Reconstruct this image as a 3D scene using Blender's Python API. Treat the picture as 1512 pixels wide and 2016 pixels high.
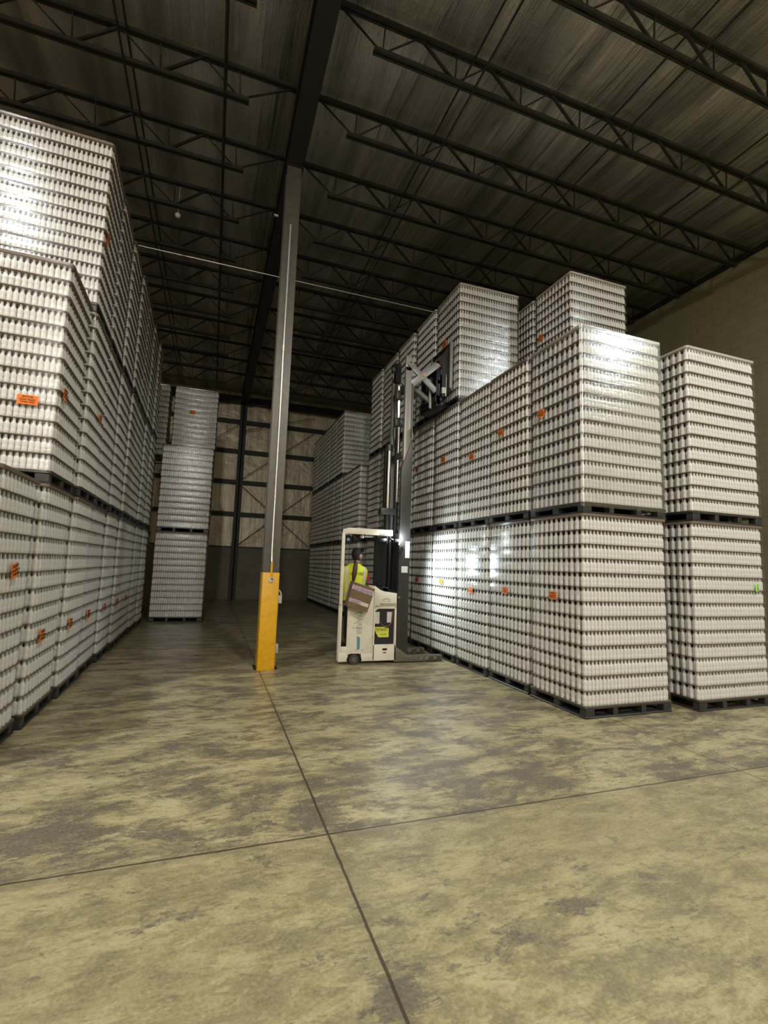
import bpy, bmesh, math, random
import numpy as np
from mathutils import Matrix, Vector
random.seed(7)
rng = np.random.default_rng(7)
for o in list(bpy.data.objects):
    bpy.data.objects.remove(o)
scene = bpy.context.scene
COL = scene.collection

# ------------------------------------------------------------------ camera
cam_d = bpy.data.cameras.new('camera')
cam_d.sensor_fit = 'VERTICAL'
cam_d.sensor_height = 36.0
cam_d.lens = 950.0 / 2016.0 * 36.0
cam_d.clip_end = 200
cam = bpy.data.objects.new('camera', cam_d)
COL.objects.link(cam)
pitch, roll, yaw = 0.11062371, 0.0335182, 0.3378174
fw = Vector((math.sin(yaw) * math.cos(pitch), math.cos(yaw) * math.cos(pitch), math.sin(pitch)))
rt = Vector((math.cos(yaw), -math.sin(yaw), 0))
up = rt.cross(fw)
r2 = math.cos(roll) * rt + math.sin(roll) * up
u2 = -math.sin(roll) * rt + math.cos(roll) * up
cam.matrix_world = Matrix(((r2.x, u2.x, -fw.x, 0), (r2.y, u2.y, -fw.y, 0), (r2.z, u2.z, -fw.z, 1.7), (0, 0, 0, 1)))
scene.camera = cam

# ------------------------------------------------------------------ world and lamps
world = bpy.data.worlds.new('world')
scene.world = world
world.use_nodes = True
world.node_tree.nodes['Background'].inputs[0].default_value = (0.6, 0.65, 0.7, 1)
world.node_tree.nodes['Background'].inputs[1].default_value = 0.0
scene.view_settings.view_transform = 'Standard'
scene.view_settings.look = 'None'
scene.view_settings.gamma = 1.0
scene.view_settings.use_curve_mapping = False
scene.view_settings.exposure = 0.68

def lamp(name, loc, power, col, kind='POINT', size=0.25, rot=None, parent=None):
    d = bpy.data.lights.new(name, kind)
    d.energy = power
    d.color = col
    if kind == 'AREA':
        d.shape = 'DISK'
        d.size = size
    else:
        d.shadow_soft_size = size
    o = bpy.data.objects.new(name, d)
    COL.objects.link(o)
    o.location = loc
    if rot:
        o.rotation_euler = rot
    return o

# high-bay lamps in the bay the photographer stands in
lamp('high_bay_lamp', (9.8, 0.1, 8.5), 250, (0.92, 0.98, 1.0), 'AREA', 0.45)
lamp('high_bay_lamp', (-4.4, 2.2, 8.5), 250, (1.0, 0.985, 0.95), 'AREA', 0.45)
lamp('high_bay_lamp', (2.6, -2.6, 8.5), 300, (1.0, 0.945, 0.83), 'AREA', 0.45)
lamp('high_bay_lamp', (-1.8, -12.0, 7.9), 1500, (1.0, 0.96, 0.90), 'POINT', 0.3)

# ------------------------------------------------------------------ materials
MATS = {}

def mat(name, col, rough=0.5, metal=0.0, spec=0.5, noise=None, bump=None):
    """plain principled material; noise=(scale, colour2, lo, hi) mixes a second colour in; bump=(scale, strength)"""
    m = bpy.data.materials.new(name)
    m.use_nodes = True
    nt = m.node_tree
    b = nt.nodes['Principled BSDF']
    b.inputs['Base Color'].default_value = (*col, 1)
    b.inputs['Roughness'].default_value = rough
    b.inputs['Metallic'].default_value = metal
    b.inputs['Specular IOR Level'].default_value = spec
    if noise or bump:
        tc = nt.nodes.new('ShaderNodeTexCoord')
    if noise:
        n = nt.nodes.new('ShaderNodeTexNoise')
        n.inputs['Scale'].default_value = noise[0]
        n.inputs['Detail'].default_value = 6
        n.inputs['Roughness'].default_value = 0.65
        nt.links.new(tc.outputs['Object'], n.inputs['Vector'])
        r = nt.nodes.new('ShaderNodeValToRGB')
        r.color_ramp.elements[0].position = noise[2]
        r.color_ramp.elements[1].position = noise[3]
        r.color_ramp.elements[0].color = (*col, 1)
        r.color_ramp.elements[1].color = (*noise[1], 1)
        nt.links.new(n.outputs['Fac'], r.inputs['Fac'])
        nt.links.new(r.outputs['Color'], b.inputs['Base Color'])
    if bump:
        n2 = nt.nodes.new('ShaderNodeTexNoise')
        n2.inputs['Scale'].default_value = bump[0]
        n2.inputs['Detail'].default_value = 4
        nt.links.new(tc.outputs['Object'], n2.inputs['Vector'])
        bp = nt.nodes.new('ShaderNodeBump')
        bp.inputs['Strength'].default_value = bump[1]
        bp.inputs['Distance'].default_value = 0.01
        nt.links.new(n2.outputs['Fac'], bp.inputs['Height'])
        nt.links.new(bp.outputs['Normal'], b.inputs['Normal'])
    MATS[name] = m
    return m

class NT:
    """tiny helper for node graphs"""
    def __init__(self, m):
        self.nt = m.node_tree
    def node(self, kind, **kw):
        n = self.nt.nodes.new(kind)
        for k, v in kw.items():
            setattr(n, k, v)
        return n
    def link(self, a, b):
        self.nt.links.new(a, b)
    def math(self, op, a, b=None, clamp=False):
        n = self.nt.nodes.new('ShaderNodeMath')
        n.operation = op
        n.use_clamp = clamp
        for i, v in enumerate((a, b)):
            if v is None:
                continue
            if isinstance(v, (int, float)):
                n.inputs[i].default_value = v
            else:
                self.nt.links.new(v, n.inputs[i])
        return n.outputs[0]
    def noise(self, vec, scale, detail=5, rough=0.6, dist=0.0):
        n = self.nt.nodes.new('ShaderNodeTexNoise')
        n.inputs['Scale'].default_value = scale
        n.inputs['Detail'].default_value = detail
        n.inputs['Roughness'].default_value = rough
        n.inputs['Distortion'].default_value = dist
        self.nt.links.new(vec, n.inputs['Vector'])
        return n.outputs['Fac']
    def mapping(self, vec, scale=(1, 1, 1), rot=(0, 0, 0), loc=(0, 0, 0)):
        n = self.nt.nodes.new('ShaderNodeMapping')
        n.inputs['Scale'].default_value = scale
        n.inputs['Rotation'].default_value = rot
        n.inputs['Location'].default_value = loc
        self.nt.links.new(vec, n.inputs['Vector'])
        return n.outputs[0]
    def ramp(self, fac, stops):
        n = self.nt.nodes.new('ShaderNodeValToRGB')
        e = n.color_ramp.elements
        while len(e) < len(stops):
            e.new(0.5)
        for el, (p, c) in zip(e, stops):
            el.position = p
            el.color = (*c, 1) if len(c) == 3 else c
        self.nt.links.new(fac, n.inputs['Fac'])
        return n.outputs['Color']
    def mix(self, fac, a, b, mode='MIX'):
        n = self.nt.nodes.new('ShaderNodeMix')
        n.data_type = 'RGBA'
        n.blend_type = mode
        for s, v in ((n.inputs[0], fac), (n.inputs[6], a), (n.inputs[7], b)):
            if isinstance(v, (int, float)):
                s.default_value = v
            elif isinstance(v, tuple):
                s.default_value = (*v, 1)
            else:
                self.nt.links.new(v, s)
        return n.outputs[2]

def floor_material():
    m = mat('floor_concrete', (0.565, 0.501, 0.292), 0.35)
    g = NT(m)
    b = m.node_tree.nodes['Principled BSDF']
    tc = g.node('ShaderNodeTexCoord').outputs['Object']
    sx = g.node('ShaderNodeSeparateXYZ')
    g.link(tc, sx.inputs[0])
    x, y = sx.outputs[0], sx.outputs[1]
    def amp(fac, k):
        return g.math('ADD', g.math('MULTIPLY', g.math('SUBTRACT', fac, 0.5), k), 0.5)
    near_rot = math.radians(-22)
    tone = amp(g.noise(g.mapping(tc, (1.0, 2.0, 1), (0, 0, near_rot)), 2.2, 14, 0.80, 0.3), 3.6)
    broad = amp(g.noise(g.mapping(tc, (0.8, 1.2, 1)), 0.7, 4, 0.55, 0.2), 1.5)
    base = g.ramp(tone, [(0.20, (0.200, 0.170, 0.085)), (0.42, (0.300, 0.258, 0.124)), (0.58, (0.390, 0.337, 0.170)), (0.85, (0.510, 0.445, 0.240))])
    base = g.mix(g.ramp(broad, [(0.45, (0, 0, 0)), (0.75, (0.6, 0.6, 0.6))]), base, (0.340, 0.280, 0.142))
    beyond = g.node('ShaderNodeMapRange')
    beyond.inputs[1].default_value = 3.13
    beyond.inputs[2].default_value = 3.20
    beyond.inputs[3].default_value = 0.0
    beyond.inputs[4].default_value = 1.0
    g.link(y, beyond.inputs[0])
    bey = beyond.outputs[0]
    # wear is densest just past the joint and thins out down the aisle
    strip = g.node('ShaderNodeMapRange')
    strip.inputs[1].default_value = 3.2
    strip.inputs[2].default_value = 4.3
    strip.inputs[3].default_value = 0.07
    strip.inputs[4].default_value = 0.0
    g.link(y, strip.inputs[0])
    sv = g.mapping(tc, (0.85, 1.9, 1), (0, 0, math.radians(-12)), (3.1, 1.7, 0))
    st = g.noise(sv, 1.9, 15, 0.77, 0.25)
    sta = amp(st, 3.6)
    wear = amp(g.noise(g.mapping(tc, (1, 1.5, 1), (0, 0, 0), (7, 2, 0)), 0.8, 3, 0.5), 1.0)
    stm = g.math('ADD', sta, g.math('MULTIPLY', g.math('SUBTRACT', wear, 0.5), 0.5))
    stm = g.math('ADD', stm, g.math('MULTIPLY', g.math('SUBTRACT', bey, 1.0), 0.30))
    stm = g.math('ADD', stm, g.math('MULTIPLY', strip.outputs[0], bey))
    # known worn patches on the slab
    for px, py, pr, amt in ((0.86, 2.05, 0.36, 0.30), (1.84, 2.80, 0.14, 0.14), (1.89, 2.15, 0.28, 0.26), (1.45, 2.1, 0.28, 0.22), (0.90, 3.45, 0.32, 0.30), (2.16, 3.5, 0.40, 0.26), (2.64, 3.5, 0.40, 0.26), (0.31, 3.33, 0.28, 0.28), (-0.66, 3.55, 0.45, 0.22)):
        cb = g.node('ShaderNodeCombineXYZ')
        cb.inputs[0].default_value = px
        cb.inputs[1].default_value = py
        vd = g.node('ShaderNodeVectorMath', operation='DISTANCE')
        g.link(tc, vd.inputs[0])
        g.link(cb.outputs[0], vd.inputs[1])
        near_ = g.math('SUBTRACT', 1.0, g.math('DIVIDE', vd.outputs['Value'], pr), clamp=True)
        stm = g.math('ADD', stm, g.math('MULTIPLY', near_, amt * (1.1 if py > 3.1 else 2.3)))
    wash = g.ramp(stm, [(0.52, (0, 0, 0)), (0.74, (0.74, 0.74, 0.74))])
    pale = g.ramp(stm, [(0.22, (1, 1, 1)), (0.50, (0, 0, 0))])
    base = g.mix(g.math('MULTIPLY', pale, g.math('MULTIPLY', bey, 0.75)), base, (0.640, 0.565, 0.315))
    base = g.mix(wash, base, (0.150, 0.129, 0.090))
    # dark rubber scabs with hard edges
    crisp = amp(g.noise(g.mapping(tc, (1.0, 1.5, 1), (0, 0, math.radians(-20)), (1, 9, 0)), 4.6, 15, 0.82, 0.3), 4.2)
    scab = g.math('ADD', g.math('MULTIPLY', crisp, 0.55), g.math('MULTIPLY', stm, 0.6))
    sm = g.ramp(scab, [(0.66, (0, 0, 0)), (0.72, (0.8, 0.8, 0.8)), (0.85, (1, 1, 1))])
    base = g.mix(g.math('MULTIPLY', sm, 0.85), base, (0.072, 0.062, 0.057))
    # fine trowel streaks
    fine = amp(g.noise(g.mapping(tc, (3, 11, 1), (0, 0, math.radians(-28))), 2.6, 10, 0.76, 0.5), 3.4)
    fm = g.ramp(fine, [(0.18, (1, 1, 1)), (0.42, (0, 0, 0))])
    base = g.mix(g.math('MULTIPLY', fm, 0.6), base, (0.135, 0.112, 0.055))
    spk = g.noise(tc, 55, 3, 0.6)
    base = g.mix(0.25, base, g.ramp(spk, [(0.3, (0.200, 0.180, 0.130)), (0.7, (0.678, 0.612, 0.408))]))
    # joints
    wob = g.math('MULTIPLY', g.math('SUBTRACT', g.noise(tc, 9, 3), 0.5), 0.012)
    def line(c, at, half):
        d = g.math('ABSOLUTE', g.math('SUBTRACT', g.math('ADD', c, wob), at))
        return g.math('LESS_THAN', d, half)
    j = None
    for c, at, h in ((x, 0.812, 0.008), (x, 4.535, 0.006), (y, 3.17, 0.008), (y, 5.59, 0.004), (y, 10.6, 0.006), (x, -2.9, 0.006)):
        l = line(c, at, h)
        j = l if j is None else g.math('MAXIMUM', j, l)
    halo = None
    for c, at in ((x, 0.812), (y, 3.17)):
        d = g.math('ABSOLUTE', g.math('SUBTRACT', c, at))
        l = g.math('SUBTRACT', 1.0, g.math('DIVIDE', d, 0.09), clamp=True)
        halo = l if halo is None else g.math('MAXIMUM', halo, l)
    hm = g.math('MULTIPLY', halo, g.math('MULTIPLY', g.noise(tc, 4, 5, 0.7), 0.62))
    base = g.mix(hm, base, (0.130, 0.110, 0.080))
    base = g.mix(g.math('MULTIPLY', j, 0.85), base, (0.050, 0.042, 0.030))
    g.link(base, b.inputs['Base Color'])
    rr = g.math('ADD', 0.20, g.math('MULTIPLY', st, 0.26))
    g.link(rr, b.inputs['Roughness'])
    b.inputs['Specular IOR Level'].default_value = 0.5
    bp = g.node('ShaderNodeBump')
    bp.inputs['Strength'].default_value = 0.25
    bp.inputs['Distance'].default_value = 0.004
    hgt = g.math('SUBTRACT', g.math('MULTIPLY', tone, 0.5), g.math('MULTIPLY', j, 2.0))
    g.link(hgt, bp.inputs['Height'])
    g.link(bp.outputs[0], b.inputs['Normal'])
    return m

def ceiling_material():
    m = mat('roof_insulation_facing', (0.24, 0.235, 0.20), 0.34, 0.9)
    g = NT(m)
    b = m.node_tree.nodes['Principled BSDF']
    tc = g.node('ShaderNodeTexCoord').outputs['Object']
    streak = g.noise(g.mapping(tc, (9, 0.35, 1)), 1.0, 6, 0.65, 0.2)
    fold = g.noise(g.mapping(tc, (2.2, 0.25, 1), (0, 0, 0), (4, 1, 0)), 1.0, 3, 0.5, 0.6)
    fine = g.noise(tc, 40, 3, 0.7)
    colr = g.ramp(fold, [(0.35, (0.38, 0.365, 0.33)), (0.65, (0.74, 0.71, 0.64))])
    g.link(colr, b.inputs['Base Color'])
    g.link(g.math('ADD', 0.20, g.math('MULTIPLY', streak, 0.2)), b.inputs['Roughness'])
    bp = g.node('ShaderNodeBump')
    bp.inputs['Strength'].default_value = 1.0
    bp.inputs['Distance'].default_value = 0.16
    h = g.math('ADD', g.math('MULTIPLY', streak, 0.35), g.math('ADD', fold, g.math('MULTIPLY', fine, 0.05)))
    g.link(h, bp.inputs['Height'])
    g.link(bp.outputs[0], b.inputs['Normal'])
    return m

def block_material():
    m = mat('painted_block', (0.52, 0.47, 0.30), 0.55)
    g = NT(m)
    b = m.node_tree.nodes['Principled BSDF']
    tc = g.node('ShaderNodeTexCoord').outputs['Object']
    s = g.node('ShaderNodeSeparateXYZ')
    g.link(tc, s.inputs[0])
    c = g.node('ShaderNodeCombineXYZ')
    g.link(s.outputs[1], c.inputs[0])
    g.link(s.outputs[2], c.inputs[1])
    br = g.node('ShaderNodeTexBrick')
    br.inputs['Scale'].default_value = 1.0
    br.inputs['Brick Width'].default_value = 0.406
    br.inputs['Row Height'].default_value = 0.203
    br.inputs['Mortar Size'].default_value = 0.006
    br.inputs['Mortar Smooth'].default_value = 0.4
    br.inputs['Color1'].default_value = (0.29, 0.26, 0.155, 1)
    br.inputs['Color2'].default_value = (0.265, 0.24, 0.143, 1)
    br.inputs['Mortar'].default_value = (0.21, 0.19, 0.115, 1)
    g.link(c.outputs[0], br.inputs['Vector'])
    g.link(br.outputs['Color'], b.inputs['Base Color'])
    bp = g.node('ShaderNodeBump')
    bp.invert = True
    bp.inputs['Strength'].default_value = 0.5
    bp.inputs['Distance'].default_value = 0.006
    g.link(br.outputs['Fac'], bp.inputs['Height'])
    g.link(bp.outputs[0], b.inputs['Normal'])
    return m

def panel_material():
    m = mat('metal_wall_panel', (0.60, 0.53, 0.40), 0.40, 0.2)
    g = NT(m)
    b = m.node_tree.nodes['Principled BSDF']
    tc = g.node('ShaderNodeTexCoord').outputs['Object']
    n1 = g.noise(g.mapping(tc, (5, 1, 0.5)), 1.0, 5, 0.6, 0.3)
    n2 = g.noise(g.mapping(tc, (0.9, 1, 0.9), (0, 0, 0), (3, 0, 5)), 1.3, 4, 0.55, 0.4)
    col = g.ramp(n1, [(0.35, (0.50, 0.44, 0.32)), (0.65, (0.74, 0.66, 0.50))])
    s = g.node('ShaderNodeSeparateXYZ')
    g.link(tc, s.inputs[0])
    fr = g.math('FRACT', g.math('DIVIDE', g.math('ADD', s.outputs[0], 50.35), 0.92))
    seam = g.math('LESS_THAN', fr, 0.03)
    g.link(g.mix(g.math('MULTIPLY', seam, 0.55), col, (0.12, 0.11, 0.08)), b.inputs['Base Color'])
    bp = g.node('ShaderNodeBump')
    bp.inputs['Strength'].default_value = 0.9
    bp.inputs['Distance'].default_value = 0.09
    g.link(g.math('ADD', n2, g.math('MULTIPLY', n1, 0.25)), bp.inputs['Height'])
    g.link(bp.outputs[0], b.inputs['Normal'])
    return m

def film_material(name, base, gain, rough, wrinkle=0.3):
    m = bpy.data.materials.new(name)
    m.use_nodes = True
    g = NT(m)
    nt = m.node_tree
    nt.nodes.remove(nt.nodes['Principled BSDF'])
    out = nt.nodes['Material Output']
    tc = g.node('ShaderNodeTexCoord').outputs['Object']
    tr = g.node('ShaderNodeBsdfTransparent')
    gl = g.node('ShaderNodeBsdfGlossy')
    gl.inputs['Color'].default_value = (0.95, 0.97, 1, 1)
    gl.inputs['Roughness'].default_value = rough
    wr = g.noise(g.mapping(tc, (1.6, 1.6, 26)), 1.0, 6, 0.65, 0.5)
    patch = g.noise(g.mapping(tc, (1.3, 1.3, 4.5), (0, 0, 0), (2, 5, 1)), 1.0, 5, 0.65, 0.6)
    bp = g.node('ShaderNodeBump')
    bp.inputs['Strength'].default_value = wrinkle
    bp.inputs['Distance'].default_value = 0.012
    g.link(wr, bp.inputs['Height'])
    g.link(bp.outputs[0], gl.inputs['Normal'])
    fres = g.node('ShaderNodeFresnel')
    fres.inputs['IOR'].default_value = 1.4
    f = g.math('MULTIPLY', patch, patch)
    f = g.math('MULTIPLY', f, gain)
    f = g.math('ADD', f, base)
    f = g.math('ADD', f, g.math('MULTIPLY', fres.outputs[0], 0.12), clamp=True)
    mx = g.node('ShaderNodeMixShader')
    g.link(f, mx.inputs[0])
    g.link(tr.outputs[0], mx.inputs[1])
    g.link(gl.outputs[0], mx.inputs[2])
    g.link(mx.outputs[0], out.inputs['Surface'])
    MATS[name] = m
    return m

M_floor = floor_material()
M_ceil = ceiling_material()
M_block = block_material()
M_panel = panel_material()
M_wains = mat('lower_wall_board', (0.21, 0.19, 0.135), 0.6, noise=(1.3, (0.14, 0.125, 0.09), 0.35, 0.7))
M_steel = mat('dark_primed_steel', (0.022, 0.019, 0.016), 0.55, 0.1, noise=(6, (0.014, 0.012, 0.010), 0.4, 0.7))
M_colsteel = mat('grey_painted_steel', (0.125, 0.115, 0.10), 0.38, 0.3, noise=(9, (0.09, 0.083, 0.072), 0.4, 0.7))
M_yellow = mat('yellow_paint', (0.86, 0.46, 0.015), 0.42, noise=(14, (0.70, 0.34, 0.01), 0.45, 0.75))
M_conduit = mat('galvanised_conduit', (0.80, 0.78, 0.72), 0.25, 0.6)
M_white_plastic = mat('white_box_plastic', (0.62, 0.60, 0.54), 0.45)
M_bottle = mat('white_bottle_plastic', (0.80, 0.79, 0.755), 0.38, spec=0.45)
M_sheet = mat('tier_sheet_board', (0.20, 0.15, 0.115), 0.7)  # brown board, darkened so its colour carries the shade between tiers
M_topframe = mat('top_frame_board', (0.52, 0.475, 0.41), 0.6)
M_pallet = mat('black_pallet_plastic', (0.035, 0.033, 0.032), 0.42, noise=(8, (0.07, 0.066, 0.06), 0.5, 0.75))
M_film = film_material('stretch_film', 0.02, 0.10, 0.18)
M_film_heavy = film_material('wrinkled_stretch_film', 0.08, 0.45, 0.20, 0.42)
M_orange = mat('orange_paper', (0.95, 0.22, 0.025), 0.7)
M_green = mat('green_paper', (0.35, 0.85, 0.12), 0.7)
M_ink = mat('black_ink', (0.02, 0.015, 0.012), 0.6)
M_truck = mat('cream_truck_paint', (0.84, 0.79, 0.66), 0.42, noise=(7, (0.62, 0.57, 0.45), 0.56, 0.75))
M_dark = mat('black_truck_metal', (0.018, 0.017, 0.017), 0.35, 0.4)
M_mast = mat('charcoal_mast_steel', (0.062, 0.060, 0.057), 0.36, 0.4)
M_inner = mat('grey_mast_steel', (0.38, 0.37, 0.35), 0.38, 0.4)
M_arm = mat('grey_arm_steel', (0.33, 0.33, 0.32), 0.42, 0.4)
M_chrome = mat('chrome_rod', (0.75, 0.73, 0.70), 0.13, 1.0)
M_copper = mat('copper_fitting', (0.80, 0.45, 0.30), 0.3, 0.8)
M_olive = mat('worn_olive_steel', (0.15, 0.14, 0.10), 0.55, 0.3, noise=(16, (0.27, 0.25, 0.18), 0.5, 0.7))
M_rubber = mat('worn_rubber', (0.05, 0.042, 0.036), 0.75, noise=(20, (0.12, 0.10, 0.085), 0.45, 0.7))
M_battery = mat('dark_battery_case', (0.022, 0.020, 0.026), 0.5)
M_paper = mat('white_paper', (0.72, 0.70, 0.66), 0.7)
M_sign = mat('yellow_sign', (0.74, 0.76, 0.10), 0.5)
M_decal_grey = mat('faded_blue_grey_decal', (0.34, 0.38, 0.38), 0.6)
M_decal_blue = mat('blue_tape', (0.13, 0.29, 0.38), 0.5)
M_scuff = mat('scuff_mark', (0.10, 0.085, 0.07), 0.7)
M_red = mat('red_ink', (0.45, 0.12, 0.08), 0.6)
M_card = mat('cardboard', (0.215, 0.135, 0.075), 0.75, noise=(5, (0.17, 0.105, 0.06), 0.4, 0.7))
M_card_in = mat('cardboard_inside', (0.46, 0.31, 0.17), 0.75)
M_tape = mat('lilac_masking_tape', (0.56, 0.46, 0.50), 0.65)
M_tapewhite = mat('cream_masking_tape', (0.72, 0.62, 0.57), 0.65)
M_pen = mat('purple_marker', (0.22, 0.15, 0.30), 0.6)
M_skin = mat('skin', (0.62, 0.36, 0.25), 0.5)
M_vest = mat('hi_vis_yellow_fabric', (0.72, 0.76, 0.03), 0.7, bump=(18, 0.4))
M_reflect = mat('silver_reflective_tape', (0.60, 0.57, 0.42), 0.4)
M_shirt = mat('red_pink_shirt', (0.62, 0.07, 0.10), 0.75)
M_trouser = mat('black_trousers', (0.015, 0.014, 0.016), 0.8)
M_shoe = mat('brown_work_shoe', (0.16, 0.10, 0.075), 0.6)
M_cap = mat('black_cap_fabric', (0.008, 0.008, 0.012), 0.75)
M_hair = mat('dark_brown_hair', (0.075, 0.026, 0.013), 0.5, noise=(40, (0.03, 0.011, 0.006), 0.4, 0.7))
M_eye = mat('eye_white', (0.7, 0.68, 0.65), 0.3)
M_glass = mat('mast_guard_mesh', (0.02, 0.026, 0.028), 0.2, 0.2)

def lens_material():
    m = bpy.data.materials.new('lit_lamp_lens')
    m.use_nodes = True
    b = m.node_tree.nodes['Principled BSDF']
    b.inputs['Base Color'].default_value = (0.9, 0.95, 1, 1)
    b.inputs['Emission Color'].default_value = (0.85, 0.95, 1, 1)
    b.inputs['Emission Strength'].default_value = 6
    return m
M_lens = lens_material()

# ------------------------------------------------------------------ geometry helpers
class MB:
    def __init__(self):
        self.v = []
        self.f = []
    def add(self, verts, faces):
        b = len(self.v)
        self.v += [tuple(p) for p in verts]
        self.f += [tuple(i + b for i in f) for f in faces]
        return self
    def box(self, x0, x1, y0, y1, z0, z1):
        v = [(x, y, z) for z in (z0, z1) for y in (y0, y1) for x in (x0, x1)]
        return self.add(v, [(0, 2, 3, 1), (4, 5, 7, 6), (0, 1, 5, 4), (2, 6, 7, 3), (0, 4, 6, 2), (1, 3, 7, 5)])
    def prism(self, poly, axis, lo, hi):
        """poly in the two remaining axes (order x,y,z without axis), extruded along axis"""
        n = len(poly)
        def mk(p, h):
            if axis == 'y':
                return (p[0], h, p[1])
            if axis == 'x':
                return (h, p[0], p[1])
            return (p[0], p[1], h)
        v = [mk(p, lo) for p in poly] + [mk(p, hi) for p in poly]
        f = [tuple(range(n)), tuple(range(2 * n - 1, n - 1, -1))]
        for i in range(n):
            j = (i + 1) % n
            f.append((i, i + n, j + n, j))
        return self.add(v, f)
    def bar(self, p0, p1, w, t, upv=(0, 0, 1)):
        p0, p1 = Vector(p0), Vector(p1)
        d = (p1 - p0).normalized()
        s = d.cross(Vector(upv))
        if s.length < 1e-4:
            s = d.cross(Vector((0, 1, 0)))
        s.normalize()
        n = s.cross(d)
        v = []
        for p in (p0, p1):
            for a, b in ((-1, -1), (1, -1), (1, 1), (-1, 1)):
                v.append(p + s * (a * w / 2) + n * (b * t / 2))
        return self.add(v, [(3, 2, 1, 0), (4, 5, 6, 7), (0, 1, 5, 4), (1, 2, 6, 5), (2, 3, 7, 6), (3, 0, 4, 7)])
    def tube(self, pts, r, n=10, caps=True):
        pts = [Vector(p) for p in pts]
        rs = r if isinstance(r, (list, tuple)) else [r] * len(pts)
        b = len(self.v)
        prev = None
        for i, p in enumerate(pts):
            d = (pts[min(i + 1, len(pts) - 1)] - pts[max(i - 1, 0)]).normalized()
            if prev is None:
                a = d.cross(Vector((0, 0, 1)))
                if a.length < 1e-3:
                    a = d.cross(Vector((0, 1, 0)))
            else:
                a = prev - d * prev.dot(d)
            a.normalize()
            prev = a
            c = d.cross(a)
            for k in range(n):
                t = 2 * math.pi * k / n
                self.v.append(tuple(p + (a * math.cos(t) + c * math.sin(t)) * rs[i]))
        for i in range(len(pts) - 1):
            for k in range(n):
                q = (k + 1) % n
                self.f.append((b + i * n + k, b + i * n + q, b + (i + 1) * n + q, b + (i + 1) * n + k))
        if caps:
            self.f.append(tuple(b + k for k in range(n - 1, -1, -1)))
            e = b + (len(pts) - 1) * n
            self.f.append(tuple(e + k for k in range(n)))
        return self
    def ellipsoid(self, c, r, mtx=None, nu=20, nv=12):
        v = []
        for i in range(nv + 1):
            th = math.pi * i / nv
            for k in range(nu):
                ph = 2 * math.pi * k / nu
                p = Vector((r[0] * math.sin(th) * math.cos(ph), r[1] * math.sin(th) * math.sin(ph), r[2] * math.cos(th)))
                p = p + Vector(c)
                if mtx:
                    p = mtx @ p
                v.append(p)
        f = []
        for i in range(nv):
            for k in range(nu):
                q = (k + 1) % nu
                f.append((i * nu + k, (i + 1) * nu + k, (i + 1) * nu + q, i * nu + q))
        return self.add(v, f)
    def mesh(self, name, org=(0, 0, 0), bevel=0, seg=2, smooth=False):
        me = bpy.data.meshes.new(name)
        o = Vector(org)
        me.from_pydata([tuple(Vector(p) - o) for p in self.v], [], self.f)
        bm = bmesh.new()
        bm.from_mesh(me)
        bmesh.ops.remove_doubles(bm, verts=bm.verts, dist=1e-6)
        bmesh.ops.recalc_face_normals(bm, faces=bm.faces)
        if bevel:
            es = [e for e in bm.edges if len(e.link_faces) == 2 and e.calc_face_angle(0) > 0.6]
            bmesh.ops.bevel(bm, geom=es, offset=bevel, segments=seg, affect='EDGES', profile=0.5, clamp_overlap=True)
        bm.to_mesh(me)
        bm.free()
        if smooth or bevel:
            me.shade_smooth()
            ang = 0.7 if smooth else 0.55
            try:
                me.set_sharp_from_angle(angle=ang)
            except Exception:
                pass
        return me

ORG = {}

def link(name, me, parent=None, loc=(0, 0, 0)):
    o = bpy.data.objects.new(name, me)
    COL.objects.link(o)
    o.location = loc
    if parent:
        o.parent = parent
        ORG[o] = ORG.get(parent, Vector((0, 0, 0)))
    else:
        ORG[o] = Vector(loc)
    return o

def part(name, mb, m, parent, label=None, **kw):
    me = mb.mesh(name, org=ORG[parent], **kw)
    me.materials.append(m)
    o = link(name, me, parent)
    if label:
        o['label'] = label
    return o

def tag(o, label=None, cat=None, group=None, kind=None):
    if label:
        o['label'] = label
    if cat:
        o['category'] = cat
    if group:
        o['group'] = group
    if kind:
        o['kind'] = kind
    return o

def thing(name, loc, label, cat, group=None):
    o = link(name, None, None, loc)
    o.empty_display_size = 0.2
    return tag(o, label, cat, group)

def solo(name, mb, m, base, label=None, cat=None, group=None, kind=None, **kw):
    me = mb.mesh(name, org=base, **kw)
    me.materials.append(m)
    o = link(name, me, None, base)
    return tag(o, label, cat, group, kind)

def text_mesh(s, size, depth=0.0):
    c = bpy.data.curves.new('lettering', 'FONT')
    c.body = s
    c.size = size
    c.extrude = depth
    c.align_x = 'CENTER'
    c.align_y = 'CENTER'
    o = bpy.data.objects.new('lettering', c)
    COL.objects.link(o)
    dg = bpy.context.evaluated_depsgraph_get()
    dg.update()
    me = bpy.data.meshes.new_from_object(o.evaluated_get(dg))
    bpy.data.objects.remove(o)
    bpy.data.curves.remove(c)
    me.name = 'lettering'
    return me

def letters(s, size, m, parent, centre, right, upv, name='lettering', scale_x=1.0, depth=0.0008):
    me = text_mesh(s, size, depth)
    me.materials.clear()
    me.materials.append(m)
    r = Vector(right).normalized()
    u = Vector(upv).normalized()
    n = r.cross(u)
    mt = Matrix(((r.x * scale_x, u.x, n.x, 0), (r.y * scale_x, u.y, n.y, 0), (r.z * scale_x, u.z, n.z, 0), (0, 0, 0, 1)))
    mt.translation = Vector(centre) - ORG[parent]
    me.transform(mt)
    return link(name, me, parent)

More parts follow.
